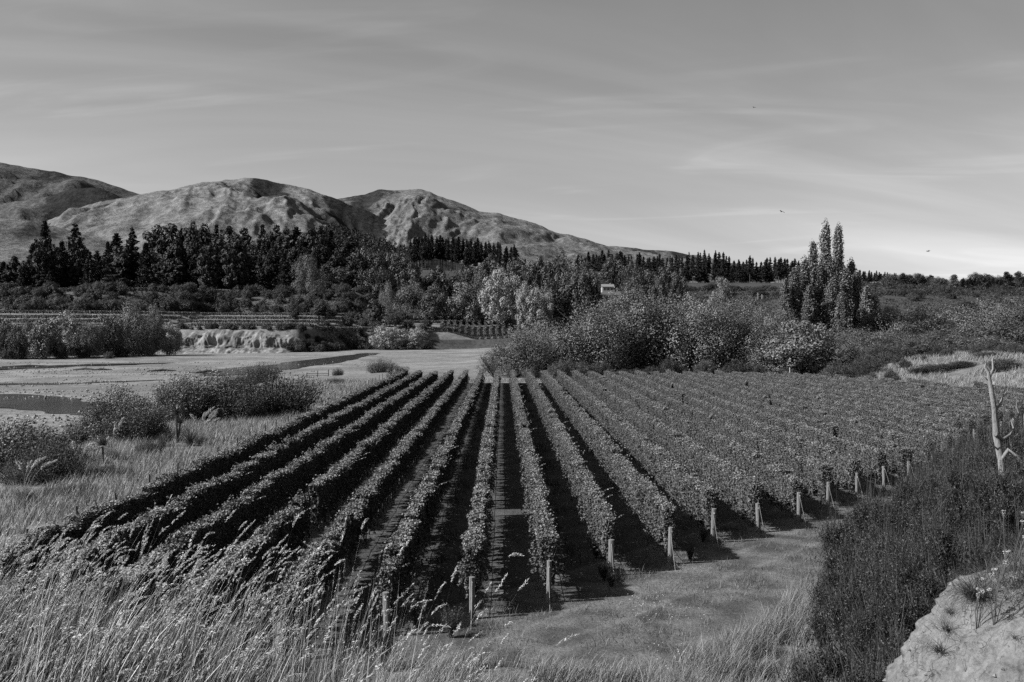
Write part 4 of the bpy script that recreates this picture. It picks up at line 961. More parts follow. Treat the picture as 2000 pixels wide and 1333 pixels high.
# ------------------------------------------------------------------ shrubs and tall plants between river and fence
def proto_wind_shrub(key, mat, seed, W, Ht, nst, nl, ls, wind=0.5):
    """many-stemmed feathery shrub combed to the right by the wind"""
    rng = np.random.default_rng(seed); a = MB(); b = MB()
    for i in range(nst):
        ang = rng.random()*6.283; r = rng.random()**0.6; L = Ht*rng.uniform(0.35, 1.12)*(1-0.35*r)
        base = np.array([math.cos(ang)*r*W*0.22, math.sin(ang)*r*W*0.22, -0.1])
        tip = np.array([math.cos(ang)*r*W*0.5+wind*L*0.25, math.sin(ang)*r*W*0.5, L])
        t = np.linspace(0, 1, 5)[:, None]; path = base+(tip-base)*t+np.array([math.cos(ang)*r*W*0.08, 0, 0.1*L])*np.sin(t*math.pi)
        tube(b, path, [0.03, 0.025, 0.018, 0.012, 0.005], 4, cap=False)
        f = rng.random(nl)**0.75*0.92+0.08; P = np.stack([np.interp(f, t[:, 0], path[:, k]) for k in range(3)], 1)+rng.normal(size=(nl, 3))*W*0.055
        leaves(a, P, ls, rng, aspect=0.32, T=np.array([wind+math.cos(ang)*0.3, math.sin(ang)*0.3, 0.7]))
    pass
    PROTO[(key, 0)] = (a.mesh(key, M[mat]), b.mesh(key+'_stems', M['bark']), Ht); PROTO[key] = 1
proto_wind_shrub('windshrub', 'willow', 71, 3.4, 3.0, 130, 120, 0.13)
proto_wind_shrub('windshrub2', 'dark', 72, 3.6, 3.0, 130, 120, 0.12, 0.25)
proto_wind_shrub('roundshrub', 'scrub', 73, 3.4, 2.2, 120, 80, 0.11, 0.1)
def near_shrub(kind, u, d, topv, width_px, label, group=None, sink=0.1):
    x = bearing(u, d); z0 = H(x, d); hh = max(0.5, vheight(topv, d)-z0+sink)
    h0 = PROTO[(kind, 0)][2]; w0 = {'windshrub': 3.4, 'windshrub2': 3.6, 'roundshrub': 3.4, 'broom': 2.4}[kind]
    s = hh/h0; wide = (width_px/FPX*d)/(w0*s)
    return plant(kind, x, d, hh, label, 'shrub', group, 'shrub', wide, 0, None, sink)
near_shrub('windshrub', 222, 84, 753, 128.25, 'feathery windblown shrub by the river, left of the pampas clump')
near_shrub('windshrub2', 268, 80, 776, 121.5, 'dark shrub left of the spiky cabbage tree')
near_shrub('windshrub2', 170, 88, 800, 81, 'small dark shrub at the gravel edge, left of the feathery shrub')
near_shrub('windshrub', 345, 97, 730, 121.5, 'feathery shrub behind the spiky cabbage tree')
near_shrub('windshrub', 395, 100, 726, 148.5, 'broad windblown shrub behind the pampas plumes')
near_shrub('windshrub2', 440, 100, 730, 121.5, 'dark bushy shrub between the plumes and the round shrub')
near_shrub('windshrub2', 460, 98, 753, 108, 'shorter dark shrub right of the pampas plumes')
near_shrub('roundshrub', 535, 105, 723, 189, 'large rounded twiggy shrub beside the dry grass, nearest the fence')
near_shrub('roundshrub', 510, 170, 708, 75, 'dark low bush out on the pale river flat')
near_shrub('roundshrub', 470, 150, 728, 60, 'low pale-edged bush below the bush on the river flat')
near_shrub('windshrub', 20, 66, 816, 229.5, 'feathery shrub at the left edge beside the river')
near_shrub('windshrub2', 60, 72, 838, 121.5, 'dark feathery shrub just inside the left edge')
near_shrub('roundshrub', 95, 60, 850, 148.5, 'dark rounded bush at the left behind the plumes')
near_shrub('roundshrub', 55, 58, 893, 121.5, 'low bush tangled with plumes near the left edge')
near_shrub('roundshrub', 294, 72, 858, 62.1, 'small dark bush in the dry grass below the cabbage tree')
near_shrub('roundshrub', 655, 160, 738, 40, 'small dark bush on the pale grass by the rail fence')
near_shrub('roundshrub', 660, 190, 718, 24, 'tiny dark bush on the gravel right of the rail fence')
near_shrub('roundshrub', 745, 240, 699, 60, 'flat dark patch of low bush on the gravel flat')
near_shrub('roundshrub', 592, 118, 788, 54, 'small bush close to the wire fence')
near_shrub('roundshrub', 140, 55, 948, 121.5, 'low scrub bush in the dry grass at left')
near_shrub('roundshrub', 215, 62, 913, 81, 'low grassy bush in front of the spiky cabbage plant')

def spiky(name, label, cat, u, d, basev, n, L, heads, rad, seed, trunk_h=0.0):
    """rosettes of strap leaves, on a short trunk"""
    rng = np.random.default_rng(seed); x = bearing(u, d); z = H(x, d); root = empty(name, (x, d, z)); tag(root, label, cat)
    for hx, hy, hz in heads:
        mb = MB(); a = rng.random(n)*6.283; ln = rng.uniform(0.05, 1.5, n)
        ribbons(mb, np.tile([0, 0, 0.0], (n, 1)), rng.uniform(0.7, 1.0, n)*L, a, ln, 0.35+0.4*ln, 0.05, rng, 4)
        ob('leaf_rosette', mb.mesh('leaf_rosette', M['flax']), root, (hx, hy, hz))
        if hz > 0.3:
            t = MB(); tube(t, [(hx*0.2, hy*0.2, -0.1), (hx*0.7, hy*0.7, hz*0.6), (hx, hy, hz)], [0.09, 0.08, 0.07], 6); ob('trunk', t.mesh('spiky_trunk', M['bark'], True), root)
    return root
spiky('cabbage_tree', 'spiky cabbage tree with round leaf head left of the pampas plumes', 'tree', 346, 78, 870, 170, 1.1, [(0, 0, 2.3), (0.25, 0.1, 1.5)], 0, 81)
spiky('cabbage_tree', 'dark spiky young cabbage tree low in the dry grass', 'tree', 202, 66, 905, 200, 1.05, [(0, 0, 1.15)], 0, 82)
spiky('flax_bush', 'flax clump of long strap leaves under the pampas plumes', 'plant', 372, 76, 870, 260, 1.9, [(0, 0, 0.0)], 0, 83)
spiky('flax_bush', 'low flax clump left of the cabbage tree foot', 'plant', 318, 76, 880, 150, 1.4, [(0, 0, 0.0)], 0, 84)
def pampas(label, u, d, n, ht, spread, seed):
    rng = np.random.default_rng(seed); x = bearing(u, d); root = empty('pampas_grass', (x, d, H(x, d))); tag(root, label, 'plant', 'pampas clumps by the river')
    mb = MB(); m = 260; a = rng.random(m)*6.28
    ribbons(mb, rng.normal(size=(m, 3))*np.array([0.15, 0.15, 0]), rng.uniform(1.0, 1.7, m), a, rng.uniform(0.1, 0.8, m), rng.uniform(0.5, 1.4, m), 0.025, rng, 4)
    ob('leaf_tuft', mb.mesh('pampas_leaves', M['dry']), root)
    for i in range(n):
        p = MB(); az = rng.normal()*0.8; L = ht*rng.uniform(0.8, 1.1); ln = rng.uniform(0.05, 0.45)*spread
        tips = []; pos = np.array([rng.normal()*0.12, rng.normal()*0.12, 0.0]); path = [pos.copy()]
        for s in range(8):
            aa = ln+(0.9*spread)*(s/7)**2.2; pos = pos+np.array([math.cos(az)*math.sin(aa), math.sin(az)*math.sin(aa), math.cos(aa)])*L/8; path.append(pos.copy())
        path = np.array(path); tube(p, path[:7], 0.008, 4, 0, cap=False)
        q = 150; f = rng.uniform(5.6, 8.0, q); C = np.stack([np.interp(f, np.arange(9), path[:, c]) for c in range(3)], 1)
        C += rng.normal(size=(q, 3))*0.045*np.sin(np.clip((f-5.4)/2.8, 0, 1)*math.pi)[:, None]
        leaves(p, C, 0.16, rng, aspect=0.25, T=unit((path[8]-path[5])[None])[0]*1.2, mi=1)
        ob('plume', p.mesh('plume', [M['dry'], M['plume']]), root)
pampas('pampas clump with a sheaf of white plumes right of the cabbage tree', 392, 77, 12, 2.9, 0.9, 91)
pampas('pampas clump with drooping white plumes left of the young cabbage tree', 150, 60, 6, 2.6, 1.2, 92)
pampas('pampas clump with single plumes near the left edge of the picture', 48, 52, 5, 2.6, 1.0, 93)
pampas('pampas clump with one upright plume behind the young cabbage tree', 222, 68, 2, 3.2, 0.5, 94)

# ------------------------------------------------------------------ grass
def blades(name, label, X, Y, Lr, wr, mat, rng, seg=2, lean=(0.05, 0.5), wind=0.0, curl=(0.2, 0.8), cat='grass', kind='stuff'):
    n = len(X); mb = MB()
    az = np.where(rng.random(n) < 0.55, rng.normal(size=n)*0.7, rng.random(n)*6.283) if wind else rng.random(n)*6.283
    base = np.stack([X, Y, h(X, Y)-0.02], 1)
    ribbons(mb, base, rng.uniform(*Lr, n), az, rng.uniform(*lean, n), rng.uniform(*curl, n), rng.uniform(*wr, n), rng, seg)
    return tag(ob(name, mb.mesh(name, M[mat])), label, cat, kind=kind)
def clustered(n, x0, x1, y0, y1, rng, freq=0.4, thr=0.42, seed=0, ypow=1.0):
    X = rng.uniform(x0, x1, n*3); Y = y0+(y1-y0)*rng.random(n*3)**ypow
    k = fbm(X*freq, Y*freq, seed, 3) > thr; return X[k][:n], Y[k][:n]
g = np.random.default_rng(50)
# dry grass left of the fence
X, Y = clustered(50000, -34, -17.2, 30, 165, g, 0.25, 0.36, 1, 1.5)
k = (X < -17.6-0.012*(Y-25)) & (X > np.interp(Y, [30, 150, 175], [-31, -44, -44])); blades('dry_grass', 'tall pale dry grass between the fence and the river shrubs', X[k], Y[k], (0.35, 0.85), (0.03, 0.07), 'dry', g, 2, wind=1)
# dry grass slope at right
X, Y = clustered(26000, 46, 78, 105, 172, g, 0.2, 0.40, 2)
k = (Y > np.interp(X, [46, 54, 56, 80], [156, 130, 114, 100])+1.0)
blades('dry_grass', 'pale dry grass on the slope right of the vineyard', X[k], Y[k], (0.5, 1.0), (0.05, 0.10), 'dry', g, 2, wind=1)
# grass strip past the far ends of the rows
X = g.uniform(-32, 45, 9000); Y = g.uniform(162, 172, 9000)
blades('rough_grass', 'rough pale grass beyond the far ends of the vine rows', X, Y, (0.2, 0.5), (0.04, 0.08), 'dry', g, 2, wind=1)
# headland: short grass
X = g.uniform(-8, 34, 150000); Y = 18+55*g.random(150000)
yp = 29+1.15*(X+3.57); yf = np.interp(X, *_yf); k = (Y < yp+1.2) & (Y > yf-1) & (fbm(X*0.5, Y*0.5, 4, 3) > 0.40)
X, Y = X[k][:70000], Y[k][:70000]
blades('headland_grass', 'short mown grass on the headland in front of the end posts', X, Y, (0.06, 0.26), (0.010, 0.026), 'green', g, 2, lean=(0.1, 0.9))
X, Y = clustered(40000, -6, 30, 20, 62, g, 0.8, 0.52, 31)
yp = 29+1.15*(X+3.57); yf = np.interp(X, *_yf); k = (Y < yp-0.3) & (Y > yf-0.5) & (np.abs((yp-Y)/1.52-2.6) > 0.4) & (np.abs((yp-Y)/1.52-4.3) > 0.4)
blades('turf_tufts', 'rough tufts of grass scattered over the headland', X[k], Y[k], (0.12, 0.42), (0.012, 0.028), 'green', g, 2, lean=(0.05, 0.8))
# weeds in every second alley
X = []; Y = []
for kk in range(-6, 22, 2):
    n = 2600; xx = row_x(kk-1)+ROW_GAP/2+g.normal(size=n)*0.42; y = g.uniform(head_y(row_x(kk)) if kk > -2 else 24, 158, n); X.append(xx); Y.append(y)
X = np.concatenate(X); Y = np.concatenate(Y); k = fbm(X*0.6, Y*0.35, 8, 3) > 0.47
blades('alley_weeds', 'patchy weeds and grass growing in every second alley', X[k], Y[k], (0.15, 0.6), (0.03, 0.06), 'weed', g, 2, lean=(0.05, 0.7))
X = []; Y = []
for kk in range(-7, 22, 2):
    n = 1100; X.append(row_x(kk)+g.normal(size=n)*0.22); Y.append(g.uniform(max(20, head_y(row_x(kk))), 150, n))
X = np.concatenate(X); Y = np.concatenate(Y)
blades('undervine_weeds', 'weeds along the foot of the vines', X, Y, (0.1, 0.4), (0.03, 0.05), 'weed', g, 2, lean=(0.05, 0.8))

# pale long grass on the lower slope and foot of the bluff
X, Y = clustered(42000, -9, 9, 17, 27.0, g, 0.7, 0.45, 5)
k = (Y < np.interp(X, [-9, -4, 0, 4, 9], [27, 26.6, 26.5, 25.5, 23]))
blades('long_grass', 'long pale grass at the foot of the bluff below the end posts', X[k], Y[k], (0.3, 0.85), (0.012, 0.026), 'dry', g, 2, wind=1, curl=(0.3, 1.2))
X, Y = clustered(60000, 3.5, 13, 18, 34, g, 0.9, 0.47, 6)
k = (Y < np.interp(X, [3.5, 7, 9.5, 13], [25, 28.5, 32.5, 35])) & (Y > np.interp(X, [4.5, 7, 9.5, 13], [17, 20, 25, 30]))
blades('long_grass', 'pale grass tussocks between the track and the dark broom', X[k], Y[k], (0.35, 1.15), (0.012, 0.026), 'dry', g, 2, wind=1, curl=(0.2, 0.9))

def weed_plant(u, d, hgt, label, seed, name='weed'):
    rng = np.random.default_rng(seed); x = bearing(u, d); mb = MB(); n = 34
    for i in range(n):
        a = rng.random()*6.28; sp = rng.uniform(0.05, 0.5); L = hgt*rng.uniform(0.6, 1.05)
        t = np.linspace(0, 1, 14)[1:, None]; d_ = np.array([math.cos(a)*sp, math.sin(a)*sp, 1.0])
        P = d_*L*t+rng.normal(size=(13, 3))*0.015
        tube(mb, [(0, 0, 0), d_*L*0.5, d_*L], [0.006, 0.005, 0.002], 3, cap=False); leaves(mb, np.repeat(P, 3, 0)+rng.normal(size=(39, 3))*0.02, 0.07, rng, aspect=0.3, T=d_*0.8)
    tag(ob(name, mb.mesh(name, M['weed']), None, (x, d, H(x, d))), label, 'weed', 'tall weeds among the end posts')
for i, (u, d, hh, lab) in enumerate([(880, 29.0, 0.95, 'feathery tall weed left of the post with the triangle tag'), (812, 29.6, 1.6, 'thin tall leaning weed between the first two end posts'), (905, 37, 0.9, 'bushy weed in the alley behind the triangle-tag post'),
    (1165, 39, 1.0, 'tall weed at the foot of the vines behind the third end post'), (1180, 35.5, 0.6, 'spreading weed beside the foot of the third end post'), (1195, 34.6, 0.5, 'low weed in front of the third end post'),
    (1375, 42, 0.6, 'weed at the foot of the fifth end post'), (1350, 38.5, 0.5, 'weed at the foot of the fourth end post'), (925, 45, 0.8, 'weed further up the alley behind the triangle-tag post')]):
    weed_plant(u, d, hh, lab, 300+i)

# ------------------------------------------------------------------ broom at right
def proto_broom(v):
    rng = np.random.default_rng(700+v); mb = MB(); st = MB()
    for c in range(22):      # bushy heads of fine twigs and tiny leaves on bare woody stems
        ca = rng.random()*6.283; cr = 1.0*rng.random()**0.5; cz = 0.35+1.65*rng.random()**0.7*(1-0.5*cr**2)
        c0 = np.array([math.cos(ca)*cr, math.sin(ca)*cr, cz]); n = int(rng.integers(120, 240)); Rc = rng.uniform(0.26, 0.5)
        dv = unit(rand_unit(n, rng)*0.8+np.array([math.cos(ca)*cr*0.5-0.1, math.sin(ca)*cr*0.5, 0.7]))
        base = c0+rng.normal(size=(n, 3))*0.07
        tips, _ = ribbons(mb, base, Rc*rng.uniform(0.4, 1.1, n), np.arctan2(dv[:, 1], dv[:, 0]), np.arccos(np.clip(dv[:, 2], -1, 1)), rng.uniform(-0.4, 0.1, n), 0.013, rng, 2)
        q = np.repeat(np.arange(n), 3); f = rng.random((len(q), 1))
        leaves(mb, base[q]*(1-f)+tips[q]*f+rng.normal(size=(len(q), 3))*0.02, 0.05, rng, aspect=0.45, N=unit(dv[q]), bias=0.5)
        tube(st, [(0.1*math.cos(ca), 0.1*math.sin(ca), -0.2), c0*0.55+np.array([0, 0, -0.1]), c0], [0.028, 0.018, 0.008], 4)
        k = 17; a2 = np.where(rng.random(k) < 0.5, math.pi, ca)+rng.normal(size=k)*0.8
        ribbons(mb, c0+rng.normal(size=(k, 3))*0.1, rng.uniform(0.4, 1.0, k), a2, rng.uniform(0.05, 0.85, k), rng.uniform(-0.4, 0.3, k), 0.011, rng, 3)
    for i in range(9):
        aa = i*2.4; tube(st, [(0.1*math.cos(aa), 0.1*math.sin(aa), -0.2), (0.3*math.cos(aa), 0.3*math.sin(aa), 0.7), (0.55*math.cos(aa), 0.55*math.sin(aa), 1.6)], [0.03, 0.022, 0.008], 5)
    PROTO[('broom', v)] = (mb.mesh('broom', M['broom']), st.mesh('broom_stem', M['bark'], True), 2.4); PROTO['broom'] = v+1
for v in range(3): proto_broom(v)
def broom(u, d, topv, wpx, label):
    topv -= 50 if d >= 20 else 20; wpx *= 1.15
    x = bearing(u, d); z0 = H(x, d); hh = max(0.8, vheight(topv, d)-z0+0.1); hh = min(hh*1.08, 4.0); s = hh/2.4; wide = max(0.8, (wpx/FPX*d)/(2.4*s))
    return plant('broom', x, d, hh, label, 'shrub', 'broom on the slope at right', 'broom_bush', wide, pr.randrange(3), pr.random()*6, 0.1)
for u, d, tv, w, lab in [
    (1700, 29, 985, 115, 'dark wispy broom bush nearest the grassy track'), (1745, 27, 1010, 115, 'broom bush second from the grassy track'), (1682, 27.5, 1060, 75, 'lower broom bush at the edge of the grassy track'),
    (1800, 31, 905, 130, 'tall broom bush covering the end of the track'), (1860, 33, 880, 150, 'tall broom bush left of the dead tree foot'), (1920, 36, 850, 150, 'broom bush behind the dead tree'),
    (1985, 40, 820, 160, 'broom bush at the right edge behind the dead tree'), (1790, 24, 1010, 140, 'broom bush in the middle of the dark slope'), (1860, 22, 980, 150, 'broom bush above the clay bank, left'),
    (1935, 21, 930, 170, 'broom bush above the clay bank, under the dead tree'), (2000, 20, 925, 160, 'broom bush above the clay bank at the right edge'), (1745, 20, 1110, 130, 'broom bush low on the slope left of the clay bank'),
    (1820, 17, 1080, 150, 'broom bush rising just behind the clay bank edge'), (1725, 21, 1150, 95, 'low broom at the foot of the slope by the pale grass'), (1720, 16, 1190, 120, 'broom close to the left side of the clay bank'),
    (1900, 15, 1040, 150, 'near broom over the top of the clay bank'), (1985, 14, 1020, 140, 'near broom at the right edge over the clay bank'), (1900, 46, 865, 100, 'far broom bush beside the last visible end post'), (1960, 52, 840, 120, 'far broom bush at the right end of the vine rows'),
    (1770, 26, 960, 120, 'broom bush between the track end and the middle of the slope'), (1830, 27, 940, 130, 'broom bush left of the dead tree, upper slope'), (1900, 28, 885, 150, 'broom bush around the foot of the dead tree'), (1970, 27, 895, 150, 'broom bush right of the dead tree foot'),
    (1760, 17.5, 1150, 130, 'broom bush hanging over the left side of the clay bank'), (1860, 18, 1040, 140, 'broom bush behind the top edge of the clay bank'), (1800, 20, 1060, 130, 'broom bush in the hollow behind the clay bank'), (1692, 24, 1130, 75, 'small broom at the edge of the pale grass'),
    (1870, 40, 850, 110, 'broom bush hiding the last end posts, left one'), (1925, 44, 835, 120, 'broom bush hiding the last end posts, middle one'), (1985, 47, 815, 130, 'broom bush hiding the last end posts, at the right edge'), (1815, 36, 900, 100, 'low broom bush at the far end of the grassy track'),
    (1712, 14, 1260, 80, 'lowest broom at the bottom edge left of the clay bank')]:
    broom(u, d, tv, w, lab)

proto_wind_shrub('leafybush', 'under', 74, 3.2, 2.2, 150, 110, 0.07, -0.1)
for u, d, tv, w, lab in [(1735, 25, 1040, 105, 'leafy dark bush between the brooms near the track'), (1845, 24.5, 960, 140, 'leafy dark bush in the middle of the broom slope'), (1790, 19, 1110, 130, 'leafy dark bush just above the clay bank, left'), (1925, 18, 1010, 150, 'leafy dark bush just above the clay bank, right'), (1960, 31, 880, 150, 'leafy dark bush behind the dead tree foot')]:
    x = bearing(u, d); z0 = H(x, d); hh = max(0.8, vheight(tv, d)-z0+0.1); plant('leafybush', x, d, hh, lab, 'shrub', 'leafy bushes among the broom', 'leafy_bush', (w/FPX*d)/(3.2*hh/2.2), 0, None, 0.1)

X = g.uniform(7, 30, 60000); Y = g.uniform(11, 56, 60000); k = (Y < np.interp(X, *_yf)-1.0) & (X/Y < 0.62) & (fbm(X*0.6, Y*0.6, 77, 3) > 0.38); X, Y = X[k][:7000], Y[k][:7000]
blades('slope_growth', 'dark twiggy growth between the brooms on the right slope', X, Y, (0.15, 0.45), (0.010, 0.02), 'under', g, 3, lean=(0.0, 1.1), curl=(0.0, 0.6))

# dead tree
def snag():
    d = 24.0; mb = MB(); T = [MB() for _ in range(6)]
    def pt(u, v, dy=0.0): return np.array([bearing(u, d+dy), d+dy, vheight(v, d+dy)])
    x, y = bearing(1952, d), d; z = H(x, y); o = np.array([x, y, z])
    root = empty('dead_tree', (x, y, z)); tag(root, 'bleached dead tree with bare forked branches at the right edge', 'tree')
    trunk = [o+np.array([0.15, 0, -0.3]), pt(1972, 1030), pt(1966, 955), pt(1961, 905), pt(1951, 850, 0.1), pt(1947, 800), pt(1941, 765, -0.1), pt(1934, 728), pt(1928, 718), pt(1931, 702)]
    tube(mb, [p-o for p in trunk], [0.12, 0.10, 0.10, 0.075, 0.085, 0.062, 0.058, 0.036, 0.032, 0.014], 9); ob('trunk', mb.mesh('dead_trunk', M['deadwood'], True), root)
    br = [([(1936, 738), (1944, 722), (1943, 702), (1946, 696)], [0.06, 0.04, 0.028, 0.012], 0.0), ([(1948, 805), (1958, 790), (1965, 772), (1968, 758)], [0.05, 0.035, 0.025, 0.01], 0.2),
          ([(1950, 850), (1964, 860), (1978, 850), (1990, 825), (1998, 800), (2004, 790)], [0.08, 0.065, 0.055, 0.045, 0.03, 0.02], 0.3), ([(1958, 905), (1975, 880), (1995, 895), (2020, 930)], [0.08, 0.06, 0.045, 0.03], -0.3),
          ([(1931, 712), (1924, 704), (1921, 696)], [0.025, 0.016, 0.008], 0.0), ([(1943, 706), (1950, 700), (1953, 690)], [0.02, 0.012, 0.006], 0.0), ([(1985, 838), (1978, 815), (1980, 800)], [0.03, 0.018, 0.008], 0.2), ([(1965, 772), (1973, 765), (1975, 750)], [0.022, 0.014, 0.006], 0.1), ([(1955, 880), (1940, 868), (1934, 850)], [0.03, 0.02, 0.008], -0.2), ([(1995, 808), (1990, 795), (1992, 780)], [0.02, 0.012, 0.006], 0.1), ([(1940, 752), (1932, 742), (1928, 738)], [0.035, 0.02, 0.01], -0.1), ([(1963, 945), (1945, 920), (1930, 905)], [0.04, 0.025, 0.012], -0.3), ([(1968, 960), (1985, 925), (1994, 893)], [0.06, 0.045, 0.03], 0.2)]
    for pts, r, dy in br:
        m = MB(); P = [pt(u, v, dy*i/len(pts))-o for i, (u, v) in enumerate(pts)]; tube(m, P, np.array(r)*0.75, 7); ob('branch', m.mesh('dead_branch', M['deadwood'], True), root)
snag()

# ------------------------------------------------------------------ clay bank, foreground right
def clay_bank():
    nz, na = 110, 260; cx, cy = 6.75, 8.5
    t = np.linspace(0, 1, nz); a = np.linspace(math.radians(95), math.radians(330), na)
    Tt, A = np.meshgrid(t, a, indexing='ij')
    z = np.interp(Tt, [0, 0.3, 0.5, 0.68, 0.8, 1.0], [3.9, 5.25, 5.97, 6.55, 6.8, 6.92])
    r = np.interp(Tt, [0, 0.3, 0.5, 0.68, 0.8, 1.0], [3.75, 3.2, 2.82, 2.45, 1.95, 0.0])
    n1 = fbm(A*2.2+3, z*1.1, 5, 5)-0.5; n2 = ridged(A*5+z*0.4, z*0.7, 8, 4)-0.5; n3 = fbm(A*16, z*5, 11, 4)-0.5; n5 = np.minimum(0, ridged(A*7+fbm(A*3, z*2, 19)*2.5, z*1.6, 21, 3)-0.42); n4 = fbm(A*45, z*24, 15, 3)-0.5
    r = r+(0.55*n1+0.30*n2+0.18*n3+0.09*n4+0.55*n5)*np.interp(Tt, [0, 0.8, 1], [1, 0.8, 0])
    z = z+0.12*n3+0.25*n1*np.clip((Tt-0.6)/0.4, 0, 1)
    ex = np.where(np.cos(A) > 0, 1.9, 1.0)
    X = cx+r*np.cos(A)*ex; Y = cy+r*np.sin(A)
    i = np.arange(nz-1)[:, None]*na; j = np.arange(na-1)[None]
    F = np.stack([i+j, i+j+1, i+na+j+1, i+na+j], -1).reshape(-1, 4)
    mb = MB().add(np.stack([X, Y, z], -1).reshape(-1, 3), F)
    tag(ob('clay_bank', mb.mesh('clay_bank', M['clay'], True)), 'bare eroded clay bank in the lower right corner', 'bank', kind='structure')
    return X, Y, z
CX, CY, CZ = clay_bank()

def tuft(mb, c, n, L, rng, wid=0.006, up=0.2):
    a = rng.random(n)*6.28
    ribbons(mb, c+rng.normal(size=(n, 3))*np.array([0.03, 0.03, 0.005]), rng.uniform(0.5, 1.0, n)*L, a, up+rng.random(n)*0.7, 0.6+rng.random(n)*2.0, wid, rng, 4)
def on_bank(u, v):
    """point of the bank surface in the direction of photo pixel u, v"""
    dx, dz = (u-U0)/FPX, -(v-V0)/FPX
    e = np.abs(CX/CY-dx)+np.abs((CZ-EYE)/CY-dz); e = np.where(e < 0.008, CY*0.01, 1+e)
    i = np.unravel_index(np.argmin(e), e.shape); return np.array([CX[i], CY[i], CZ[i]])
gb = np.random.default_rng(61)
for i, (u, v, n, L, lab) in enumerate([(1905, 1165, 420, 0.55, 'largest grass tuft hanging on the clay bank'), (1850, 1235, 110, 0.3, 'small dark tuft on the lower clay bank'), (1835, 1275, 130, 0.34, 'spreading tuft low on the clay bank near its left edge'),
        (1865, 1190, 60, 0.22, 'small tuft at the left shoulder of the clay bank'), (1985, 1200, 40, 0.16, 'wispy tuft at the right edge of the clay bank'), (1990, 1245, 30, 0.16, 'thin twig-like tuft near the right edge of the clay bank')]):
    mb = MB(); tuft(mb, np.zeros(3), n, L, gb, 0.006, 0.5); p = on_bank(u, v)
    tag(ob('grass_tuft', mb.mesh('grass_tuft', M['broom'] if i else M['weed']), None, tuple(p)), lab, 'plant', 'tufts on the clay bank')
# turf and grass along the bank top
def bank_top():
    mb = MB(); rng = gb; n = 7000
    a = rng.uniform(math.radians(95), math.radians(300), n); rr = 2.5*rng.random(n)**0.5*(0.8+0.3*vnoise(a*5, a*0, 3))
    X = 6.75+rr*np.cos(a); Y = 8.5+rr*np.sin(a)
    Z = np.array([CZ.ravel()[np.argmin((CX-x)**2+(CY-y)**2)] for x, y in zip(X, Y)])
    ribbons(mb, np.stack([X, Y, Z-0.02], 1), rng.uniform(0.06, 0.22, n), rng.random(n)*6.28, rng.uniform(0.1, 0.7, n), rng.uniform(0.2, 1.2, n), 0.006, rng, 3)
    m = 6500; a = rng.uniform(math.radians(120), math.radians(290), m); rr = rng.normal(size=m)*0.22+2.0+0.5*(vnoise(a*6, a*0, 9)-0.5)
    xe = 6.75+rr*np.cos(a); ye = 8.5+rr*np.sin(a); ze = np.array([CZ.ravel()[np.argmin((CX-x)**2+(CY-y)**2)] for x, y in zip(xe, ye)])
    ribbons(mb, np.stack([xe, ye, ze-0.01], 1), rng.uniform(0.08, 0.30, m), rng.random(m)*6.28, rng.uniform(0.1, 1.0, m), rng.uniform(0.3, 1.6, m), 0.007, rng, 3)
    k = 160; i = rng.integers(0, n, k)
    ribbons(mb, np.stack([X, Y, Z-0.02], 1)[i], rng.uniform(0.3, 0.75, k), rng.normal(size=k)*0.6, rng.uniform(0.0, 0.3, k), rng.uniform(0.0, 0.4, k), 0.006, rng, 4)
    tag(ob('bank_turf', mb.mesh('bank_turf', M['weed'])), 'thin turf and dry stalks on top of the clay bank', 'grass', kind='stuff')
bank_top()
def bank_debris():
    rng = gb; n = 900; i = rng.integers(0, CX.shape[0]-30, n); j = rng.integers(10, CX.shape[1]-40, n)
    c = np.stack([CX[i, j], CY[i, j], CZ[i, j]], 1); r = 0.006+0.03*rng.random(n)**4
    o = np.array([(1, 0, 0), (0, 1, 0), (-1, 0, 0), (0, -1, 0), (0, 0, .8), (0, 0, -.8)]); V = c[:, None]+o[None]*r[:, None, None]*rng.uniform(0.6, 1.3, (n, 6, 1))
    f = np.array([(0, 1, 4), (1, 2, 4), (2, 3, 4), (3, 0, 4), (1, 0, 5), (2, 1, 5), (3, 2, 5), (0, 3, 5)])
    mb = MB(); mb.add(V.reshape(-1, 3), ((np.arange(n)*6)[:, None, None]+f[None]).reshape(-1, 3))
    tag(ob('bank_debris', mb.mesh('bank_debris', leafmat('clay_crumb', 0.2, 0.5, 0.0, 0.9, 0.1, 0.0))), 'crumbs and small stones on the clay bank', 'stones', kind='stuff')
bank_debris()

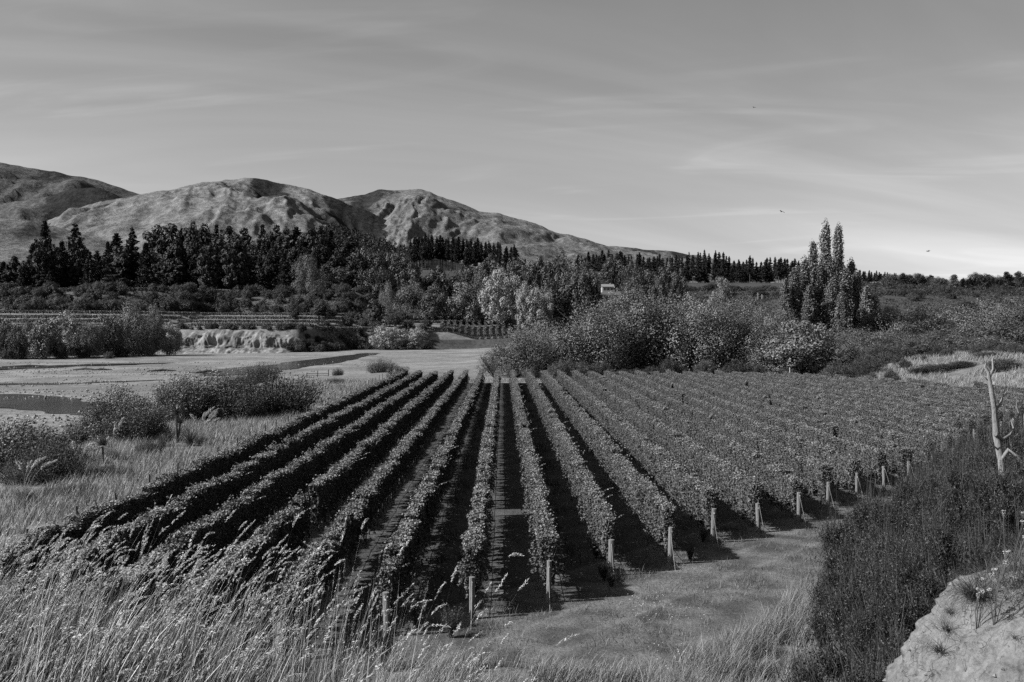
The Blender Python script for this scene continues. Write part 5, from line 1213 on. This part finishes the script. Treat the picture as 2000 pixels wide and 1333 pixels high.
def flower_plant(x, y, z, L, n, seed, label, spread=0.35):
    rng = np.random.default_rng(seed); root = empty('wild_carrot', (x, y, z)); tag(root, label, 'plant', 'white umbels of wild carrot'); st = MB()
    for i in range(n):
        a = rng.random()*6.28; sp = rng.uniform(0.02, spread); Li = L*rng.uniform(0.7, 1.05); d = np.array([math.cos(a)*sp+0.22, math.sin(a)*sp, 1.0]); d /= np.linalg.norm(d)
        tip = d*Li; tube(st, [(0, 0, -0.05), d*Li*0.5+np.array([-0.05*Li, 0, 0.02]), tip], [0.004, 0.003, 0.002], 4, cap=False)
        f = MB(); m = 42; r = 0.035*L**0.5*rng.random(m)**0.5; b = rng.random(m)*6.28
        cup = rng.uniform(-0.2, 1.0)*0.05; rr = r/(0.035*L**0.5)
        P = tip+np.stack([r*np.cos(b)*(1-8*max(cup, 0)), r*np.sin(b)*(1-8*max(cup, 0)), cup*rr**2+0.015*rng.random(m)], 1)
        P = P+np.outer(P[:, 0]-tip[0], [0, 0, rng.uniform(-0.5, 0.5)])
        leaves(f, P, 0.013, rng, N=np.tile([0, 0, 1.0], (m, 1)), bias=0.7, aspect=0.9)
        for q in range(8): tube(f, [tip-np.array([0, 0, 0.025]), P[q]], [0.0012, 0.0008], 3, cap=False)
        ob('umbel', f.mesh('umbel', M['flower']), root)
    ob('stem', st.mesh('carrot_stem', M['weed']), root)
for i, (u, v, d, L, lab) in enumerate([(1950, 1060, 8.6, 0.62, 'white flowering wild carrot on top of the clay bank'), (1985, 1050, 9.0, 0.7, 'tall white flowering wild carrot at the right edge of the bank top'), (1915, 1075, 8.7, 0.45, 'short white flowering plant at the left of the bank top')]):
    x = bearing(u, d); j = np.argmin((CX-x)**2+(CY-d)**2); flower_plant(x, d, CZ.ravel()[j]-0.02, L, 6, 400+i, lab)
# flowers of the headland
fm = MB(); n = 900; X, Y = clustered(n, 4, 12, 22, 33, g, 0.35, 0.5, 12)
leaves(fm, np.stack([X, Y, h(X, Y)+g.uniform(0.08, 0.35, len(X))], 1), 0.045, g, N=np.tile([0, 0, 1.0], (len(X), 1)), bias=0.7, aspect=0.9)
tag(ob('headland_flowers', fm.mesh('headland_flowers', M['flower'])), 'scatter of small white flowers along the edge of the grassy track', 'flowers', kind='stuff')

# ------------------------------------------------------------------ tall seeding grass, foreground left
def tall_grass():
    rng = np.random.default_rng(90); n = 60000
    X = rng.uniform(-4.6, 0.2, n); Y = rng.uniform(3.7, 6.6, n)
    cl = fbm(X*1.7, Y*1.7, 3, 4); ratio = X/Y
    keep = (rng.random(n) < np.interp(ratio, [-0.7, -0.30, -0.2, -0.12, -0.03], [1, 1, 0.8, 0.4, 0.0])*ss((cl-0.46)/0.10))
    X, Y, cl = X[keep][:1700], Y[keep][:1700], cl[keep][:1700]; n = len(X)
    zg = h(X, Y); base = np.stack([X, Y, zg-0.02], 1)
    # the clumps stand up to a ragged line of sight just under the vine rows
    lim = EYE-(np.interp(X/Y, [-0.52, -0.40, -0.25, -0.17, -0.1], [1075, 1085, 1105, 1145, 1245])-V0)/FPX*Y-zg
    lim = np.clip(lim, 0.2, 1.0)*(0.55+0.75*cl)
    L = rng.uniform(0.35, 1.0, n)*lim*1.1
    mb = MB()
    ribbons(mb, base, L, rng.normal(size=n)*0.5+0.1, rng.uniform(0.02, 0.4, n), rng.uniform(0.1, 1.0, n), rng.uniform(0.004, 0.010, n), rng, 4)
    ub = MB(); n2 = 16000; xu = rng.uniform(-4.6, 0.0, n2); yu = rng.uniform(3.6, 7.0, n2); k = rng.random(n2) < np.interp(xu/yu, [-0.7, -0.2, -0.1, -0.03], [1, 0.9, 0.5, 0])
    xu, yu = xu[k], yu[k]; n2 = len(xu)
    ribbons(ub, np.stack([xu, yu, h(xu, yu)-0.02], 1), rng.uniform(0.2, 0.52, n2), rng.random(n2)*6.28, rng.uniform(0.0, 0.7, n2), rng.uniform(0.2, 1.4, n2), rng.uniform(0.006, 0.014, n2), rng, 3)  # dark blades added so the gaps low in the grass look shaded
    tag(ob('undergrowth', ub.mesh('undergrowth', M['under'])), 'dark green undergrowth added as shade between the dry foreground stems', 'undergrowth', kind='stuff')
    tag(ob('tall_grass', mb.mesh('tall_grass', M['dryfore'])), 'tall dry windblown grass blades in the lower left foreground', 'grass', kind='stuff')
    # flowering stalks
    ns = 1700; i = rng.integers(0, n, ns); b = base[i]; Ls = rng.uniform(0.25, 1.2, ns)*lim[i]+rng.exponential(0.05, ns)
    sm = MB(); hm = MB()
    az = rng.normal(size=ns)*0.35+0.05; ln = rng.uniform(0.08, 0.4, ns); cu = rng.uniform(0.1, 0.6, ns)
    tips, dirs = ribbons(sm, b, Ls, az, ln, cu, np.full(ns, 0.0035), rng, 6)
    for q in range(ns):
        hl = rng.uniform(0.05, 0.13); m = int(30+rng.random()*34); f = np.sort(rng.random(m))
        dn = np.array([0.3, 0.0, -0.6])*rng.random()**2.2
        ax = tips[q]+np.outer(f-0.3, dirs[q])*hl+np.outer(f**2, dn)*hl
        ax += rng.normal(size=(m, 3))*0.0032*np.sin(np.clip(f, 0.05, 0.98)*math.pi)[:, None]
        leaves(hm, ax, 0.014, rng, aspect=0.28, fold=0.05, T=dirs[q]*1.2+dn*1.2)
    tag(ob('seed_stalks', sm.mesh('seed_stalks', M['dryfore'])), 'thin stalks standing out of the foreground grass', 'grass', kind='stuff')
    tag(ob('seed_heads', hm.mesh('seed_heads', M['seed'])), 'nodding pale seed heads of the foreground grass', 'grass', kind='stuff')
tall_grass()
# fine upright stalks towards the middle
def reeds():
    rng = np.random.default_rng(95); n = 420
    u = np.where(rng.random(n) < 0.6, rng.normal(size=n)*70+600, rng.uniform(300, 760, n)); d = rng.uniform(6.0, 10, n); X = (u-U0)/FPX*d
    base = np.stack([X, d, h(X, d)], 1); tz = EYE-(rng.uniform(1080, 1260, n)+np.abs(u-600)*0.25-V0)/FPX*d
    L = np.clip(tz-base[:, 2], 0.5, 2.2); mb = MB()
    tips, dirs = ribbons(mb, base, L, rng.normal(size=n)*0.5, rng.uniform(0.0, 0.16, n), rng.uniform(0.0, 0.25, n), np.full(n, 0.008), rng, 5)
    for q in range(0, n, 2):
        m = 12; f = rng.random(m); leaves(mb, tips[q]-np.outer(f, dirs[q])*0.15, 0.02, rng, aspect=0.3, T=dirs[q])
    tag(ob('grass_stalks', mb.mesh('grass_stalks', M['dryfore'])), 'sheaf of fine upright stalks rising in front of the dark vine rows', 'grass', kind='stuff')
reeds()
# umbels among the near grass
for i, (u, v, d, lab) in enumerate([(183, 1105, 4.6, 'wild carrot head rising at the left edge of the near grass'), (370, 1135, 4.4, 'wild carrot with a curled seed head above the near grass'), (175, 1160, 4.0, 'wild carrot deep in the near grass at left'), (290, 1150, 4.8, 'wild carrot in the middle of the near grass'),
        (545, 1285, 3.9, 'wild carrot low in the near grass at the bottom'), (90, 1180, 3.9, 'wild carrot at the far left of the near grass')]):
    x = bearing(u, d); z = H(x, d); flower_plant(x, d, z, max(0.25, vheight(v, d)-z), 3, 420+i, lab, 0.22)

def river_stones():
    rng = np.random.default_rng(120); n = 9000
    d = 90+220*rng.random(n)**1.2; u = rng.uniform(-60, 760, n); X = (u-U0)/FPX*d
    k = (X < np.interp(d, [90, 150, 175, 230, 300], [-44, -50, -46, -14, 0])) & (fbm(X*0.06, d*0.12, 141, 4) > 0.5); X, d = X[k], d[k]; n = len(X)
    r = 0.10+0.22*rng.random(n)**3; c = np.stack([X, d, h(X, d)+r*0.3], 1)
    o = np.array([(1, 0, 0), (0, 1, 0), (-1, 0, 0), (0, -1, 0), (0, 0, .7), (0, 0, -.7)]); V = c[:, None]+o[None]*r[:, None, None]*rng.uniform(0.6, 1.3, (n, 6, 1))
    f = np.array([(0, 1, 4), (1, 2, 4), (2, 3, 4), (3, 0, 4), (1, 0, 5), (2, 1, 5), (3, 2, 5), (0, 3, 5)])
    mb = MB(); mb.add(V.reshape(-1, 3), ((np.arange(n)*6)[:, None, None]+f[None]).reshape(-1, 3))
    tag(ob('river_stones', mb.mesh('river_stones', leafmat('river_stone', 0.26, 0.5, 0.0, 0.9, 0.1, 0.0))), 'scattered stones on the gravel of the river bed', 'stones', kind='stuff')
river_stones()
# ------------------------------------------------------------------ driftwood on the gravel, birds
for i, (u, d, L, lab) in enumerate([(168, 258, 6, 'dark driftwood log on the gravel, left of a pair'), (202, 258, 5, 'dark driftwood log on the gravel, right of a pair'), (60, 280, 14, 'long dark driftwood line on the gravel at left'), (410, 246, 6, 'dark snag at the head of the side channel'), (318, 252, 7, 'thin driftwood log in the middle of the gravel')]):
    m = MB(); tube(m, [(-L/2, 0, 0.1), (0, 0.3, 0.35), (L/2, 0.1, 0.15)], [0.12, 0.3, 0.1], 6); tube(m, [(0, 0.3, 0.3), (0.5, 0.2, 1.0)], [0.12, 0.03], 5)
    x = bearing(u, d); tag(ob('driftwood', m.mesh('driftwood', M['driftwood']), None, (x, d, H(x, d)), 0.1*i), lab, 'driftwood', 'driftwood on the gravel')
def bird(u, v, d, span, roll, label):
    root = empty('bird', (bearing(u, d), d, vheight(v, d)), 0.4); root.rotation_euler = (0.1, roll, 0.5)
    b = MB(); tube(b, [(0, -0.22, 0), (0, -0.1, 0.02), (0, 0.08, 0.02), (0, 0.2, 0), (0, 0.32, 0)], [0.015, 0.06, 0.07, 0.04, 0.03], 7); ob('body', b.mesh('bird_body', M['bird'], True), root)
    for s in (-1, 1):
        w = MB(); V = np.array([(0.04, 0.1, 0.02), (0.04, -0.08, 0.02), (0.28, 0.14, 0.12), (0.28, -0.06, 0.12), (0.55, -0.02, 0.06), (0.55, -0.08, 0.06)])*np.array([s*span, 1, 1])
        w.add(np.concatenate([V, V-np.array([0, 0, 0.012])]), [(0, 1, 3, 2), (2, 3, 5, 4), (6, 8, 9, 7), (8, 10, 11, 9), (0, 2, 8, 6), (2, 4, 10, 8), (1, 7, 9, 3), (3, 9, 11, 5)]); ob('wing', w.mesh('bird_wing', M['bird']), root)
    tag(root, label, 'bird', 'birds in the sky')
bird(1527, 414, 150, 1.0, 0.3, 'small bird flying left of and above the tall poplars')
bird(1815, 491, 140, 0.8, -0.2, 'small bird flying right of the tall poplars')
bird(1472, 211, 210, 0.9, 0.1, 'tiny bird highest in the sky')
